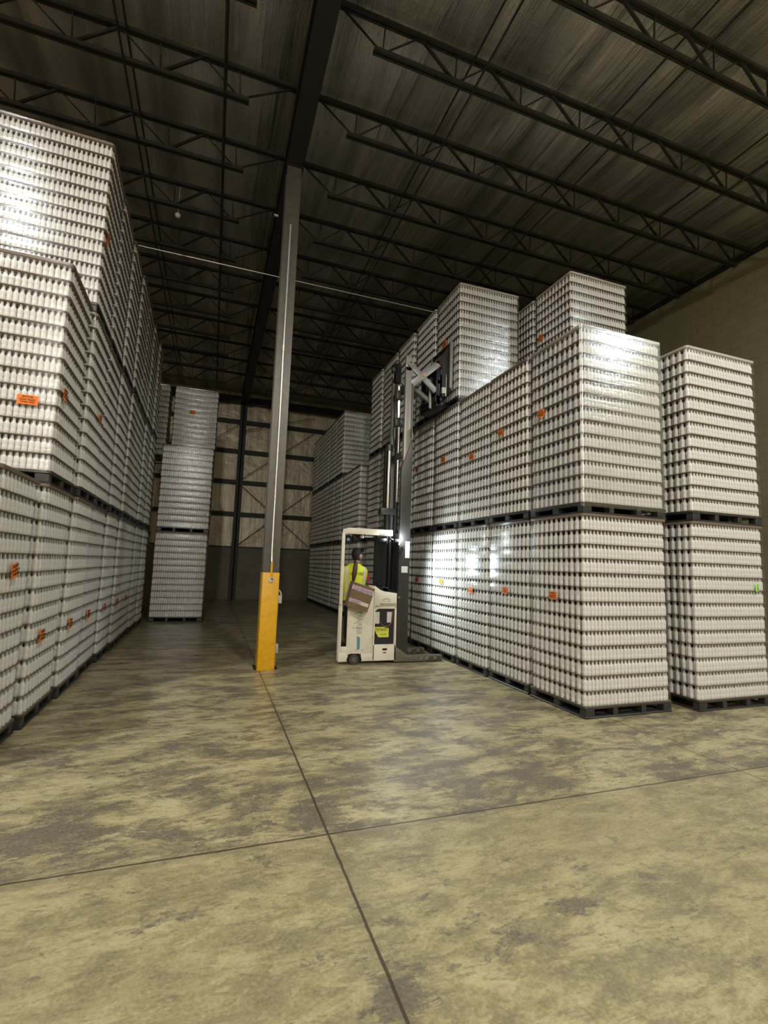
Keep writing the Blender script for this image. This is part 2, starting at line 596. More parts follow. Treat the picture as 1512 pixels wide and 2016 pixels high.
# ------------------------------------------------------------------ room shell
X0, X1, YA, YB, ZC = -13.0, 11.4, -16.0, 22.7, 9.38
def struct(name, mb, m, **kw):
    return solo(name, mb, m, (0, 0, 0), kind='structure', **kw)

struct('floor', MB().box(X0, X1, YA, YB, -0.2, 0), M_floor)
JY0, JS = 5.68, 1.41
def ceiling():
    xs = np.linspace(X0, X1, 50)
    ys = np.arange(YA, YB + 0.01, JS / 6)
    mb = MB()
    for y in ys:
        for x in xs:
            ph = (y - JY0) / JS * 2 * math.pi
            mb.v.append((x, y, ZC - 0.035 * (1 - math.cos(ph)) / 2 + 0.012 * math.sin(x * 5.1 + y * 0.7) * (1 - math.cos(ph)) / 2))
    nx = len(xs)
    for j in range(len(ys) - 1):
        for i in range(nx - 1):
            a = j * nx + i
            mb.f.append((a, a + nx, a + nx + 1, a + 1))
    return mb
struct('ceiling', ceiling(), M_ceil, smooth=True)
struct('wall_right', MB().box(X1, X1 + 0.2, YA, YB, 0, 9.5), M_block)
struct('wall_left', MB().box(X0 - 0.2, X0, YA, YB, 0, 9.5), M_panel)
struct('wall_front', MB().box(X0, X1, YA - 0.2, YA, 0, 9.5), M_block)
struct('wall_back', MB().box(X0, X1, YB, YB + 0.2, 2.33, 9.5), M_panel)
struct('baseboard_back', MB().box(X0, X1, YB - 0.06, YB + 0.2, 0, 2.33), M_wains)
struct('trim_1', MB().box(X0, X1, YB - 0.09, YB - 0.06, 2.28, 2.34), M_steel)
struct('trim_2', MB().box(X1 - 0.05, X1, YA, YB, 9.18, 9.32), M_steel)

ORD = ['nearest to', 'second', 'third', 'fourth', 'fifth', 'sixth', 'seventh', 'eighth', 'ninth', 'tenth', 'eleventh', 'twelfth', 'thirteenth', 'fourteenth', 'fifteenth']

def FROM(i):
    return 'nearest to the camera' if i == 0 else ORD[i] + ' from the camera'

# girts on the back wall
names = ['lowest', 'second lowest', 'third lowest', 'highest']
for i, z in enumerate((3.78, 5.23, 6.64, 8.02)):
    solo('wall_girt', MB().box(X0 + 0.05, X1 - 0.05, YB - 0.19, YB - 0.003, z - 0.09, z + 0.09), M_steel, (0, YB - 0.1, z),
         names[i] + ' dark horizontal steel girt across the far metal wall', 'girt', 'girts of the far wall')
solo('eave_beam', MB().box(X0 + 0.05, X1 - 0.05, YB - 0.32, YB - 0.003, 8.86, 9.18), M_steel, (0, YB - 0.16, 8.86),
     'deep dark eave beam along the top of the far wall', 'beam')
wc = MB().box(0.78, 1.06, YB - 0.42, YB - 0.40, 0, 8.75).box(0.78, 1.06, YB - 0.22, YB - 0.2, 0, 8.75).box(0.90, 0.94, YB - 0.42, YB - 0.2, 0, 8.75)
solo('wall_column', wc, M_steel, (0.92, YB - 0.31, 0), 'dark steel column standing against the far wall', 'column')
for k, (a, b) in enumerate((((1.09, 2.45), (4.2, 5.03)), ((4.2, 2.45), (1.09, 5.03)), ((1.09, 5.42), (4.2, 7.85)), ((-2.4, 5.42), (0.75, 7.85)), ((1.09, 7.6), (4.2, 8.6)))):
    solo('brace_rod', MB().tube([(a[0], YB - 0.004, a[1]), (a[0], YB - 0.21 - 0.034 * k, a[1]), (b[0], YB - 0.21 - 0.034 * k, b[1]), (b[0], YB - 0.004, b[1])], 0.014, 6), M_steel, (a[0], YB - 0.2, a[1]),
         ['thin brace rod rising right from the lower board', 'thin brace rod rising left from the lower board', 'thin brace rod in middle of the far wall', 'thin brace rod left of the far wall column', 'short brace rod below the far eave beam'][k], 'brace rod', 'far wall brace rods')

# central girder, column
g = MB().box(0.775, 1.065, YA, YB - 0.5, 8.75, 8.775).box(0.91, 0.93, YA, YB - 0.5, 8.775, 9.175).box(0.775, 1.065, YA, YB - 0.5, 9.175, 9.2)
solo('roof_girder', g, M_steel, (0.92, 4, 8.75), 'long dark I-beam girder running overhead along the aisle', 'beam')

col = thing('steel_column', (0.92, 8.18, 0), 'tall grey steel column in the middle of the aisle', 'column')
sh = MB().box(0.792, 1.048, 8.06, 8.085, 0, 8.735).box(0.792, 1.048, 8.28, 8.305, 0, 8.735).box(0.905, 0.935, 8.085, 8.28, 0, 8.735)
part('shaft', sh, M_colsteel, col)
part('cap_plate', MB().box(0.76, 1.08, 8.03, 8.335, 8.735, 8.75), M_steel, col)
part('base_plate', MB().box(0.74, 1.10, 8.02, 8.34, 0, 0.02), M_steel, col)

gd = thing('column_guard', (0.92, 8.0, 0), 'yellow steel guard around the foot of the aisle column', 'column guard')
gp = MB().prism([(0.778, 8.30), (0.778, 7.985), (0.790, 7.97), (1.040, 7.97), (1.052, 7.985), (1.052, 8.03), (1.046, 8.03), (1.046, 7.988), (1.037, 7.978), (0.793, 7.978), (0.784, 7.988), (0.784, 8.30)], 'z', 0.0, 1.53)
part('guard_shell', gp, M_yellow, gd, bevel=0.003)
part('conduit_fitting', MB().tube([(0.915, 7.972, 1.42), (0.915, 7.945, 1.42)], 0.045, 16), M_white_plastic, gd, 'pale round fitting near top', smooth=True)
part('fitting_screw', MB().tube([(0.93, 7.946, 1.425), (0.93, 7.935, 1.425)], 0.016, 10), M_scuff, gd)

cd = thing('electrical_conduit', (0.918, 8.04, 1.4), 'bright thin electrical conduit running up the aisle column', 'conduit')
part('pipe', MB().tube([(0.915, 7.96, 1.70), (0.912, 8.03, 1.85), (0.912, 8.035, 3.0), (0.906, 8.035, 7.6)], 0.0165, 10), M_conduit, cd, smooth=True)
part('lower_bend', MB().tube([(0.915, 7.952, 1.44), (0.915, 7.952, 1.60), (0.915, 7.96, 1.70)], 0.0175, 10), M_yellow, cd, 'yellow painted lower end', smooth=True)
part('coupling', MB().tube([(0.909, 8.035, 5.28), (0.909, 8.035, 5.38)], 0.023, 10), M_conduit, cd, smooth=True)
b1 = thing('outlet_box', (1.10, 8.12, 1.1), 'pale outlet box beside the upper half of yellow guard', 'electrical box')
part('box_body', MB().box(1.049, 1.125, 8.10, 8.20, 1.03, 1.16), M_white_plastic, b1, bevel=0.006)
part('cord', MB().tube([(1.055, 8.11, 1.25), (1.085, 8.11, 1.23), (1.115, 8.11, 1.165)], 0.014, 8), M_white_plastic, b1, smooth=True)
b2 = thing('outlet_box', (1.10, 8.12, 0.3), 'pale outlet box low beside the foot of yellow guard', 'electrical box')
part('box_body', MB().box(1.049, 1.11, 8.10, 8.19, 0.235, 0.385), M_white_plastic, b2, bevel=0.006)
part('feed_pipe', MB().tube([(1.066, 8.14, 1.03), (1.062, 8.14, 0.385)], 0.011, 8), M_conduit, b2, smooth=True)
part('stub_pipe', MB().tube([(1.07, 8.15, 0.235), (1.07, 8.15, 0.0)], 0.014, 8), M_yellow, b2, 'yellow pipe into the floor', smooth=True)

# bar joists
NODE0, NSP = 1.75, 1.12
TOPC, BOTC = 9.23, 8.74
def joist_meshes(x0, x1, sgn):
    """chords from the girder (x0) towards x1"""
    return None
def chord(xa, xb, z):
    return MB().box(xa, xb, -0.045, -0.012, z - 0.03, z + 0.03).box(xa, xb, 0.012, 0.045, z - 0.03, z + 0.03)
def web_pieces(xs, xe, s, node0):
    """list of (name, p0, p1, width) for a joist whose bottom chord starts at node0 and runs in direction s until xe"""
    out = [('end_bar', (xs, TOPC), (node0, BOTC), 0.022)]
    n = node0
    while (xe - n) * s > 0.5:
        m_ = n + s * NSP / 2
        nx = n + s * NSP
        out.append(('vertical', (n + s * 0.03, TOPC), (n, BOTC), 0.018))
        out.append(('diagonal', (n, BOTC), (m_, TOPC), 0.018))
        if (xe - nx) * s > 0.2:
            out.append(('diagonal', (m_, TOPC), (nx, BOTC), 0.036))
        n = nx
    return out
def bar_mesh(name, p0, p1, w, m):
    me = MB().bar((p0[0], 0, p0[1]), (p1[0], 0, p1[1]), w, w, (0, 1, 0)).mesh(name)
    me.materials.append(m)
    return me
def cm(name, mb, m):
    me = mb.mesh(name)
    me.materials.append(m)
    return me
R_top = cm('top_chord', chord(1.07, 11.39, TOPC), M_steel)
R_bot = cm('bottom_chord', chord(1.62, 10.75, BOTC), M_steel)
L_top = cm('top_chord', chord(-12.9, 0.77, TOPC), M_steel)
L_bot = cm('bottom_chord', chord(-12.6, 0.06, BOTC), M_steel)
R_pieces = web_pieces(1.10, 11.3, 1, NODE0)
L_pieces = web_pieces(0.74, -12.8, -1, -0.07)
R_meshes = [(n, bar_mesh(n, a, b, w, M_steel)) for n, a, b, w in R_pieces]
def web_all(pieces):
    mb = MB()
    for n, a, b, w in pieces:
        mb.bar((a[0], 0, a[1]), (b[0], 0, b[1]), w, w, (0, 1, 0))
    return mb
R_web = cm('web', web_all(R_pieces), M_steel)
L_web = cm('web', web_all(L_pieces), M_steel)
for k in range(13):
    y = JY0 + JS * (k - 2)
    if k == 0:
        continue
    rj = thing('roof_joist', (0, y, 0), 'steel bar joist right of the overhead girder, ' + FROM(k - 1), 'joist', 'roof joists right of the girder')
    link('top_chord', R_top, rj)
    link('bottom_chord', R_bot, rj)
    if k < 7:
        for n, me in R_meshes:
            link(n, me, rj)
    else:
        link('web', R_web, rj)
    lj = thing('roof_joist', (0, y, 0), 'steel bar joist left of the overhead girder, ' + FROM(k - 1), 'joist', 'roof joists left of the girder')
    link('top_chord', L_top, lj)
    link('bottom_chord', L_bot, lj)
    link('web', L_web, lj)
bl = {-1.66: 'far left', -0.3: 'just left of the girder', 3.16: 'just right of the girder', 5.75: 'over the right stacks', 8.4: 'near the block wall'}
for x, w in bl.items():
    for z, t in ((BOTC - 0.035, 'lower'), (TOPC - 0.035, 'upper')):
        solo('bridging_rod', MB().tube([(x, 2.5, z), (x, 20.4, z)], 0.016, 6), M_steel, (x, 2.5, z),
             t + ' bridging rod tying the joists, ' + w, 'bridging rod', 'joist bridging rods')
solo('sprinkler_pipe', MB().tube([(-9, 11.35, 8.60), (10.9, 11.35, 8.60)], 0.013, 8), M_conduit, (0, 11.35, 8.6),
     'thin pale pipe crossing under the roof joists', 'pipe', smooth=True)
sn = thing('ceiling_sensor', (-1.12, 9.96, 8.7), 'small round white sensor hanging under the roof, left side', 'sensor')
part('dome', MB().ellipsoid((-1.12, 9.96, 8.58), (0.055, 0.055, 0.05)), M_white_plastic, sn, smooth=True)
part('hanger_rod', MB().tube([(-1.12, 9.96, 8.62), (-1.12, 9.96, 9.34)], 0.007, 6), M_conduit, sn)
solo('beam_clip', MB().box(0.72, 0.80, 9.4, 9.43, 8.715, 8.748), M_white_plastic, (0.76, 9.4, 8.71), 'small pale clip under the central girder', 'clip')

# ------------------------------------------------------------------ pallet loads of bottles
BP, RP, NR, NT_ = 0.0558, 0.0484, 21, 13
LW, LD = 1.35, 1.036
PZ, TH = 0.135, 0.1735
BR, BH = 0.0274, 0.166
PROF = [(0.90, 0.0), (1.0, 0.03), (1.0, 0.26), (0.93, 0.31), (0.93, 0.35), (1.0, 0.40), (1.0, 0.60), (0.93, 0.67), (0.72, 0.725), (0.53, 0.76), (0.49, 1.0)]
SEG = 12
tv = np.array([[r * BR * math.cos(2 * math.pi * k / SEG), r * BR * math.sin(2 * math.pi * k / SEG), z * BH] for r, z in PROF for k in range(SEG)])
tf = np.array([[i * SEG + k, i * SEG + (k + 1) % SEG, (i + 1) * SEG + (k + 1) % SEG, (i + 1) * SEG + k] for i in range(len(PROF) - 1) for k in range(SEG)])

def bottles_mesh(name, pos):
    pos = np.asarray(pos)
    n = len(pos)
    v = (tv[None] + pos[:, None]).reshape(-1, 3)
    f = (tf[None] + (np.arange(n) * len(tv))[:, None, None]).reshape(-1, 4)
    me = bpy.data.meshes.new(name)
    me.vertices.add(len(v))
    me.vertices.foreach_set('co', v.astype(np.float32).ravel())
    me.loops.add(f.size)
    me.loops.foreach_set('vertex_index', f.astype(np.int32).ravel())
    me.polygons.add(len(f))
    me.polygons.foreach_set('loop_start', (np.arange(len(f)) * 4).astype(np.int32))
    me.polygons.foreach_set('loop_total', np.full(len(f), 4, np.int32))
    me.polygons.foreach_set('use_smooth', np.ones(len(f), bool))
    me.materials.append(M_bottle)
    me.update()
    me.validate()
    return me

tier_off = rng.normal(0, 0.0035, (NT_, 2))
def all_bottles():
    out = []
    for t in range(NT_):
        for j in range(NR):
            n = 24 if j % 2 == 0 else 23
            for i in range(n):
                edge = j in (0, 1, NR - 2, NR - 1) or i in (0, n - 1)
                if not edge:
                    continue
                x = (i - (n - 1) / 2) * BP
                y = (j - (NR - 1) / 2) * RP
                # the wrap pulls the corners in
                if j in (0, NR - 1) and i in (0, n - 1):
                    x *= 0.985
                    y *= 0.975
                jx, jy = rng.normal(0, 0.0012, 2)
                out.append((x + tier_off[t, 0] + jx, y + tier_off[t, 1] + jy, PZ + 0.006 + t * TH, i, j, n))
    return out
AB = all_bottles()
one_bottle = bottles_mesh('bottle', [(0, 0, 0)])

def variant(sides, rep, count=100):
    """sides: subset of 'l','r','f' that face the camera; rep: camera position seen from the load"""
    cand = []
    for k, (x, y, z, i, j, n) in enumerate(AB):
        ok = ('l' in sides and i == 0 and j % 2 == 0) or ('r' in sides and i == n - 1 and j % 2 == 0) or ('f' in sides and j == 0)
        if ok:
            cand.append((math.dist((x, y, z), rep), k))
    cand.sort()
    pick = [k for _, k in cand[:count]]
    rest = [k for k in range(len(AB)) if k not in set(pick)]
    return [AB[k][:3] for k in pick], bottles_mesh('bottles', [AB[k][:3] for k in rest])
full_mesh = bottles_mesh('bottles', [b[:3] for b in AB])
VAR = {
    'RF': variant('lf', (-4.5, -5.2, 1.4)), 'RF1': variant('lf', (-4.5, -5.2, -0.7)),
    'RS': variant('l', (-4.9, -6.5, 1.3)), 'RS1': variant('l', (-4.9, -6.5, -0.7)),
    'LF': variant('rf', (2.3, -6.4, 0.0)), 'LS': variant('r', (2.3, -6.4, 1.0)),
    'F': variant('f', (0.4, -8, 0.5)),
}

def rrect(w, d, r, n=5):
    pts = []
    for cx, cy, a0 in ((w / 2 - r, d / 2 - r, 0), (-w / 2 + r, d / 2 - r, 90), (-w / 2 + r, -d / 2 + r, 180), (w / 2 - r, -d / 2 + r, 270)):
        for k in range(n + 1):
            a = math.radians(a0 + 90 * k / n)
            pts.append((cx + r * math.cos(a), cy + r * math.sin(a)))
    return pts
sheet_me = cm('tier_sheet', MB().prism(rrect(LW + 0.010, LD + 0.012, 0.045), 'z', 0, 0.006), M_sheet)
def top_frame():
    mb = MB().prism(rrect(LW + 0.012, LD + 0.012, 0.045), 'z', 0, 0.03)
    return mb
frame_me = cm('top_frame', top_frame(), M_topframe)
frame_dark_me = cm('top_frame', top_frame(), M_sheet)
def pallet_mb():
    w, d = LW / 2 + 0.003, LD / 2 + 0.006
    mb = MB()
    mb.box(-w, w, -d, d, 0.105, 0.132)
    for yy in (-d + 0.055, 0, d - 0.055):
        mb.box(-w, w, yy - 0.055, yy + 0.055, 0.0, 0.022)
        for xx in (-w + 0.075, -0.22, 0.22, w - 0.075):
            mb.box(xx - 0.065 + (0 if abs(xx) > 0.3 else 0.03), xx + 0.065 - (0 if abs(xx) > 0.3 else 0.03), yy - 0.052, yy + 0.052, 0.022, 0.105)
    for xx in (-w + 0.05, w - 0.05):
        mb.box(xx - 0.05, xx + 0.05, -d, d, 0.003, 0.024)
    return mb
pallet_me = pallet_mb().mesh('pallet', bevel=0.006, seg=1)
pallet_me.materials.append(M_pallet)
def film_mb(z0, pinch=0.007):
    mb = MB()
    zs = [z0, PZ]
    ins = [0.0, 0.0]
    for t in range(NT_):
        b = PZ + t * TH
        zs += [b + 0.012, b + 0.10, b + 0.155]
        ins += [0.0, pinch * 0.3, pinch]
    zs.append(PZ + NT_ * TH + 0.0295)
    ins.append(0.0)
    rings = []
    for z, i_ in zip(zs, ins):
        p = rrect(LW + 0.026 - 2 * i_, LD + 0.026 - 2 * i_, 0.05)
        rings.append(len(mb.v))
        mb.v += [(x, y, z) for x, y in p]
    n = 24
    for a, b in zip(rings[:-1], rings[1:]):
        for k in range(n):
            q = (k + 1) % n
            mb.f.append((a + k, a + q, b + q, b + k))
    return mb
film_me = film_mb(0.11).mesh('stretch_wrap', smooth=True)
film_me.materials.append(M_film)
film_heavy_me = film_mb(0.085, 0.0025).mesh('stretch_wrap', smooth=True)
film_heavy_me.materials.append(M_film_heavy)

def load(xc, yc, z, var, label, group, heavy=False, jit=1.0, turn=0.0, pale=False):
    o = thing('bottle_pallet', (xc + random.uniform(-0.012, 0.012) * jit, yc, z), label, 'pallet of bottles', group)
    o.rotation_euler = (0, 0, math.radians(turn) + random.uniform(-0.006, 0.006) * jit)
    link('pallet', pallet_me, o)
    for t in range(NT_):
        s = link('tier_sheet', sheet_me, o)
        s.location = (float(tier_off[t, 0]), float(tier_off[t, 1]), PZ + t * TH)
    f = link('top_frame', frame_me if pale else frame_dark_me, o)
    f.location = (0, 0, PZ + NT_ * TH)
    if var:
        pos, rest = VAR[var]
        tag(link('bottles', rest, o), kind='stuff')
        for p in pos:
            b = link('bottle', one_bottle, o)
            b.location = p
    else:
        tag(link('bottles', full_mesh, o), kind='stuff')
    link('stretch_wrap', film_heavy_me if heavy else film_me, o)
    return o

def paper_tag(o, side, along, z, w=0.16, h=0.095, m=None, lines=('BOTTLES', 'Good Foods', '7 8 06/13/22'), tilt=0.0):
    """paper label on the face of a load; along = world X (front face) or world Y (side faces); z in world"""
    m = m or M_orange
    L = ORG[o]
    e = 0.021
    if side == 'f':
        c = Vector((along - L.x, -LD / 2 - e, z - L.z)); r = Vector((1, 0, 0))
    elif side == 'l':
        c = Vector((-LW / 2 - e, along - L.y, z - L.z)); r = Vector((0, -1, 0))
    else:
        c = Vector((LW / 2 + e, along - L.y, z - L.z)); r = Vector((0, 1, 0))
    u = Vector((0, 0, 1))
    r, u = r * math.cos(tilt) + u * math.sin(tilt), u * math.cos(tilt) - r * math.sin(tilt)
    n = r.cross(u)
    mb = MB()
    nx = 6
    for i in range(nx + 1):
        for b in (-1, 1):
            a = (i / nx - 0.5)
            mb.v.append(tuple(c + r * (a * w) + u * (b * h / 2) + n * (0.004 * math.cos(a * 5))))
    for i in range(nx):
        mb.f.append((2 * i, 2 * i + 2, 2 * i + 3, 2 * i + 1))
    me = mb.mesh('paper_label')
    me.materials.append(m)
    p = link('paper_label', me, o)
    p['label'] = ('green' if m is M_green else 'orange') + ' paper label'
    ORG[p] = Vector((0, 0, 0))
    for i, s in enumerate(lines):
        sz = h * (0.24 if i != 1 else 0.27)
        q = letters(s, sz, M_ink, p, c + u * (h * (0.30 - 0.27 * i)) + n * 0.006, r, u, name='print')
    return p

TIER = ['bottom', 'middle', 'top']
xl = -1.643 - LW / 2
left_y = [4.63, 5.745, 6.86, 7.94, 9.01, 10.085, 11.16, 12.235, 13.31]
LH = 2.4215
LEFT = {}
for lv, start in ((0, 0), (1, 1), (2, 2)):
    for k in range(start, 9):
        near = (lv == 0 and k < 3) or (lv > 0 and k - start < 2)
        var = None
        if near:
            var = 'LF' if (lv > 0 and k == start) else 'LS'
        o = load(xl + 0.012 * ((k * 7 + lv * 3) % 3 - 1), left_y[k] + LD / 2 + (0.03 if lv else 0), lv * LH, var,
                 'wrapped white bottle pallet, %s tier of the left row, %s' % (TIER[lv], FROM(k - start)),
                 'bottle pallets in the left row', jit=0.7, turn=1.4)
        LEFT[lv, k] = o
right_y = [4.70, 5.79, 6.86, 7.94, 9.03, 10.2, 11.36, 12.5]
xr = 4.216 + LW / 2
RIGHT = {}
for lv in (0, 1, 2):
    for k in range(8):
        if lv == 2 and k < 3:
            continue
        var = None
        if lv < 2 and k < 4:
            var = 'RS' if lv == 0 else 'RS1'
            if k == 0:
                var = 'RF' if lv == 0 else 'RF1'
        if lv == 2 and k == 3:
            var = 'RF1'
        if lv == 2 and k == 3:
            lab = 'white bottle pallet just set down by the raised forks of the reach truck'
        elif lv == 2:
            lab = 'wrapped white bottle pallet, top tier of right row, %s behind the raised forks' % ['first', 'second', 'third', 'fourth'][k - 4]
        else:
            lab = 'wrapped white bottle pallet, %s tier of the right row, %s' % (TIER[lv], FROM(k))
        RIGHT[lv, k] = load(xr + 0.010 * ((k * 5 + lv) % 3 - 1) * (k > 0), right_y[k] + LD / 2, lv * LH, var, lab,
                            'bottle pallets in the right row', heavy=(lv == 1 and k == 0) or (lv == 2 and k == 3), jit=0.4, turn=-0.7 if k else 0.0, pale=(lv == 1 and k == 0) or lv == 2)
x2 = 5.907 + LW / 2 + 0.01
SEC = {}
for k, (y, n) in enumerate(((4.60, 2), (5.72, 2), (6.84, 3), (7.95, 3))):
    for lv in range(n):
        var = 'F' if (k == 0 or (k == 2 and lv == 2)) else None
        if var and lv == 2:
            var = 'RF1'
        SEC[lv, k] = load(x2, y + LD / 2, lv * LH, var,
                          'white bottle pallet, %s tier of block wall row, %s' % (TIER[lv], FROM(k)),
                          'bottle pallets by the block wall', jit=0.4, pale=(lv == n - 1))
FAR = {}
for k in range(7):
    for lv in range(3):
        if lv == 2 and k < 2:
            continue
        FAR[lv, k] = load(4.2 + LW / 2, 14.35 + 1.13 * k + LD / 2, lv * LH, None,
                          'white bottle pallet, %s tier of the far right row, %s' % (TIER[lv], FROM(k if lv < 2 else k - 2)),
                          'bottle pallets in the far right row')
BACK = {}
for cx_, cname, rows in ((-0.815, 'far left row', ((14.35, 2), (15.45, 2), (16.55, 3))), (-2.30, 'hidden left row', ((16.55, 3),))):
    for k, (y, n) in enumerate(rows):
        for lv in range(n):
            if cname == 'far left row':
                lab = 'white bottle pallet, %s tier of the far left row, %s' % (TIER[lv], FROM(k))
            else:
                lab = 'white bottle pallet, %s tier of stack half hidden behind the left row' % TIER[lv]
            BACK[lv, cx_, k] = load(cx_ - (0.34 if cx_ < -1 and lv < 2 else 0), y + LD / 2, lv * LH, 'F' if (k == 0 and cx_ > -1) else None, lab, 'bottle pallets at the far left', jit=0.5)

# paper labels
paper_tag(LEFT[1, 1], 'f', -1.907, 3.27, 0.185, 0.10)
paper_tag(LEFT[1, 1], 'r', 5.93, 3.42, 0.15, 0.13)
paper_tag(LEFT[1, 2], 'r', 7.55, 3.62)
paper_tag(LEFT[2, 2], 'r', 7.02, 5.95, 0.15, 0.15)
paper_tag(LEFT[0, 0], 'r', 5.15, 1.55, 0.15, 0.13, tilt=0.2)
for k in range(1, 7):
    paper_tag(LEFT[0, k], 'r', left_y[k] + (0.20 if k > 1 else 0.29), 0.86, 0.15, 0.13)
for k, (y, z) in enumerate(((5.47, 3.885), (6.46, 3.866), (7.40, 3.67), (8.50, 3.84), (9.80, 3.87))):
    paper_tag(RIGHT[1, k], 'l', y, z, 0.15, 0.11, tilt=-0.1)
for k, (y, z) in enumerate(((5.24, 1.39), (6.35, 1.39), (7.36, 1.335), (8.48, 1.44), (9.67, 1.43))):
    paper_tag(RIGHT[0, k], 'l', y, z, 0.15, 0.10)
paper_tag(RIGHT[2, 3], 'l', 8.56, 6.26, 0.15, 0.15)
paper_tag(SEC[2, 2], 'l', 7.68, 6.34, 0.15, 0.12)
paper_tag(SEC[0, 0], 'f', 7.06, 1.57, 0.06, 0.10, m=M_green, lines=('7', '8', '06'))
paper_tag(BACK[2, -0.815, 2], 'f', -0.92, 6.45, 0.17, 0.12)

# ------------------------------------------------------------------ reach truck
Y0, Y1 = 8.15, 9.05
trk = thing('reach_truck', (2.65, 8.6, 0), 'cream stand-up reach truck with its mast raised beside the right row', 'forklift')
def tp(name, mb, m, label=None, parent=None, **kw):
    return part(name, mb, m, parent or trk, label, **kw)
# lower body skirt
sk = MB().prism([(2.15, Y0 + 0.06), (2.26, Y0 + 0.006), (3.155, Y0 + 0.006), (3.155, Y1 - 0.01), (2.52, Y1 - 0.01), (2.42, Y1 - 0.06), (2.34, Y1 - 0.2), (2.13, Y0 + 0.14)], 'z', 0.19, 0.30)
tp('lower_body', sk, M_truck, bevel=0.012)
# skirt pieces round the wheel arch
for a, b in ((2.125, 2.30), (2.53, 3.16)):
    tp('skirt_panel', MB().box(a, b, Y0 + 0.003, Y0 + 0.06, 0.05, 0.20), M_truck, bevel=0.012)
tp('rear_bumper', MB().prism([(2.115, Y0 + 0.08), (2.15, Y0 + 0.02), (2.175, Y0 + 0.02), (2.175, Y0 + 0.12), (2.15, Y0 + 0.16)], 'z', 0.06, 1.0), M_truck, bevel=0.012)
arch = [(2.275 + 0.135 * (1 - math.cos(math.pi * k / 10)), 0.06 + 0.15 * math.sin(math.pi * k / 10)) for k in range(11)]
tp('wheel_well', MB().prism(arch, 'y', Y0 + 0.001, Y0 + 0.05), M_dark)
wh = tp('drive_wheel', MB().tube([(2.405, Y0 - 0.012, 0.088), (2.405, Y0 + 0.10, 0.088)], 0.087, 28), M_rubber, smooth=True)
tp('hub', MB().tube([(2.405, Y0 - 0.02, 0.088), (2.405, Y0 - 0.008, 0.088)], 0.042, 16), M_olive, parent=wh, smooth=True)
tp('hub_bolt', MB().tube([(2.405, Y0 - 0.026, 0.088), (2.405, Y0 - 0.018, 0.088)], 0.012, 8), M_scuff, parent=wh)
w2 = tp('caster_wheel', MB().tube([(2.50, Y1 - 0.16, 0.075), (2.50, Y1 - 0.06, 0.075)], 0.075, 20), M_rubber, smooth=True)
# side wall of the stand-in compartment (near side) rounded towards the entry
sp = MB().prism([(2.265, 0.17), (2.735, 0.17), (2.735, 1.31), (2.66, 1.31), (2.52, 1.22), (2.31, 1.12), (2.265, 1.06)], 'y', Y0, Y0 + 0.05)
tp('side_panel', sp, M_truck, bevel=0.018, seg=3)
tp('compartment_floor', MB().prism([(2.17, Y0 + 0.055), (2.73, Y0 + 0.055), (2.73, Y1 - 0.05), (2.44, Y1 - 0.05), (2.36, Y1 - 0.2)], 'z', 0.301, 0.306), M_dark)
tp('far_side_panel', MB().prism([(2.56, 0.31), (2.75, 0.31), (2.75, 1.25), (2.66, 1.15), (2.56, 0.95)], 'y', Y1 - 0.04, Y1), M_truck, bevel=0.01)
# power unit with its battery opening
pu = MB().box(2.738, 2.765, Y0, Y0 + 0.06, 0.06, 1.0).box(3.135, 3.165, Y0, Y0 + 0.06, 0.06, 1.0).box(2.738, 3.165, Y0, Y0 + 0.06, 0.06, 0.325)
tp('battery_door', pu, M_truck, bevel=0.006)
hood = MB().prism([(2.738, 0.94), (3.165, 0.94), (3.165, 1.215), (3.08, 1.225), (2.95, 1.24), (2.86, 1.265), (2.79, 1.31), (2.738, 1.345)], 'y', Y0, Y1)
tp('hood', hood, M_truck, bevel=0.012, seg=2)
tp('battery', MB().box(2.76, 3.14, Y0 + 0.05, Y1 - 0.02, 0.30, 0.93), M_battery)
tp('opening_corner', MB().prism([(2.765, 0.90), (2.765, 0.945), (2.84, 0.945), (2.795, 0.93)], 'y', Y0 + 0.002, Y0 + 0.05), M_truck)
tp('instruction_paper', MB().box(2.765, 2.86, Y0 + 0.040, Y0 + 0.044, 0.68, 0.885), M_paper, 'white paper at left of the battery')
tp('instruction_paper', MB().box(3.0, 3.095, Y0 + 0.040, Y0 + 0.044, 0.70, 0.885), M_paper, 'white paper at right of the battery')
sg = tp('warning_sign', MB().prism([(2.775, 0.625), (2.775, 0.57), (2.85, 0.445), (3.04, 0.445), (3.04, 0.605), (2.93, 0.625)], 'y', Y0 + 0.038, Y0 + 0.044), M_sign, 'yellow sign with black lettering')
letters('TOTALIFT', 0.072, M_ink, sg, (2.905, Y0 + 0.036, 0.575), (1, 0, 0.03), (0, 0, 1), scale_x=0.75)
letters('for lift', 0.04, M_scuff, sg, (2.94, Y0 + 0.036, 0.495), (1, 0, 0.03), (0, 0, 1))
tp('battery_cable', MB().tube([(2.87, Y0 + 0.03, 0.72), (2.90, Y0 + 0.02, 0.66), (2.96, Y0 + 0.02, 0.63), (3.03, Y0 + 0.02, 0.645), (3.08, Y0 + 0.02, 0.71), (3.10, Y0 + 0.03, 0.90)], 0.009, 8), M_shoe, smooth=True)
tp('door_latch', MB().box(2.915, 3.005, Y0 - 0.006, Y0 + 0.01, 0.225, 0.262), M_dark, bevel=0.012)
tp('small_print', MB().box(2.93, 2.99, Y0 - 0.002, Y0 + 0.001, 0.175, 0.20), M_red, 'faded red lettering')
for i in range(13):
    x = 2.835 + i * 0.0235
    tp('vent_slot', MB().prism([(x, 0.985), (x + 0.009, 0.985), (x + 0.028, 1.04), (x + 0.019, 1.04)], 'y', Y0 - 0.002, Y0 + 0.002), M_ink)
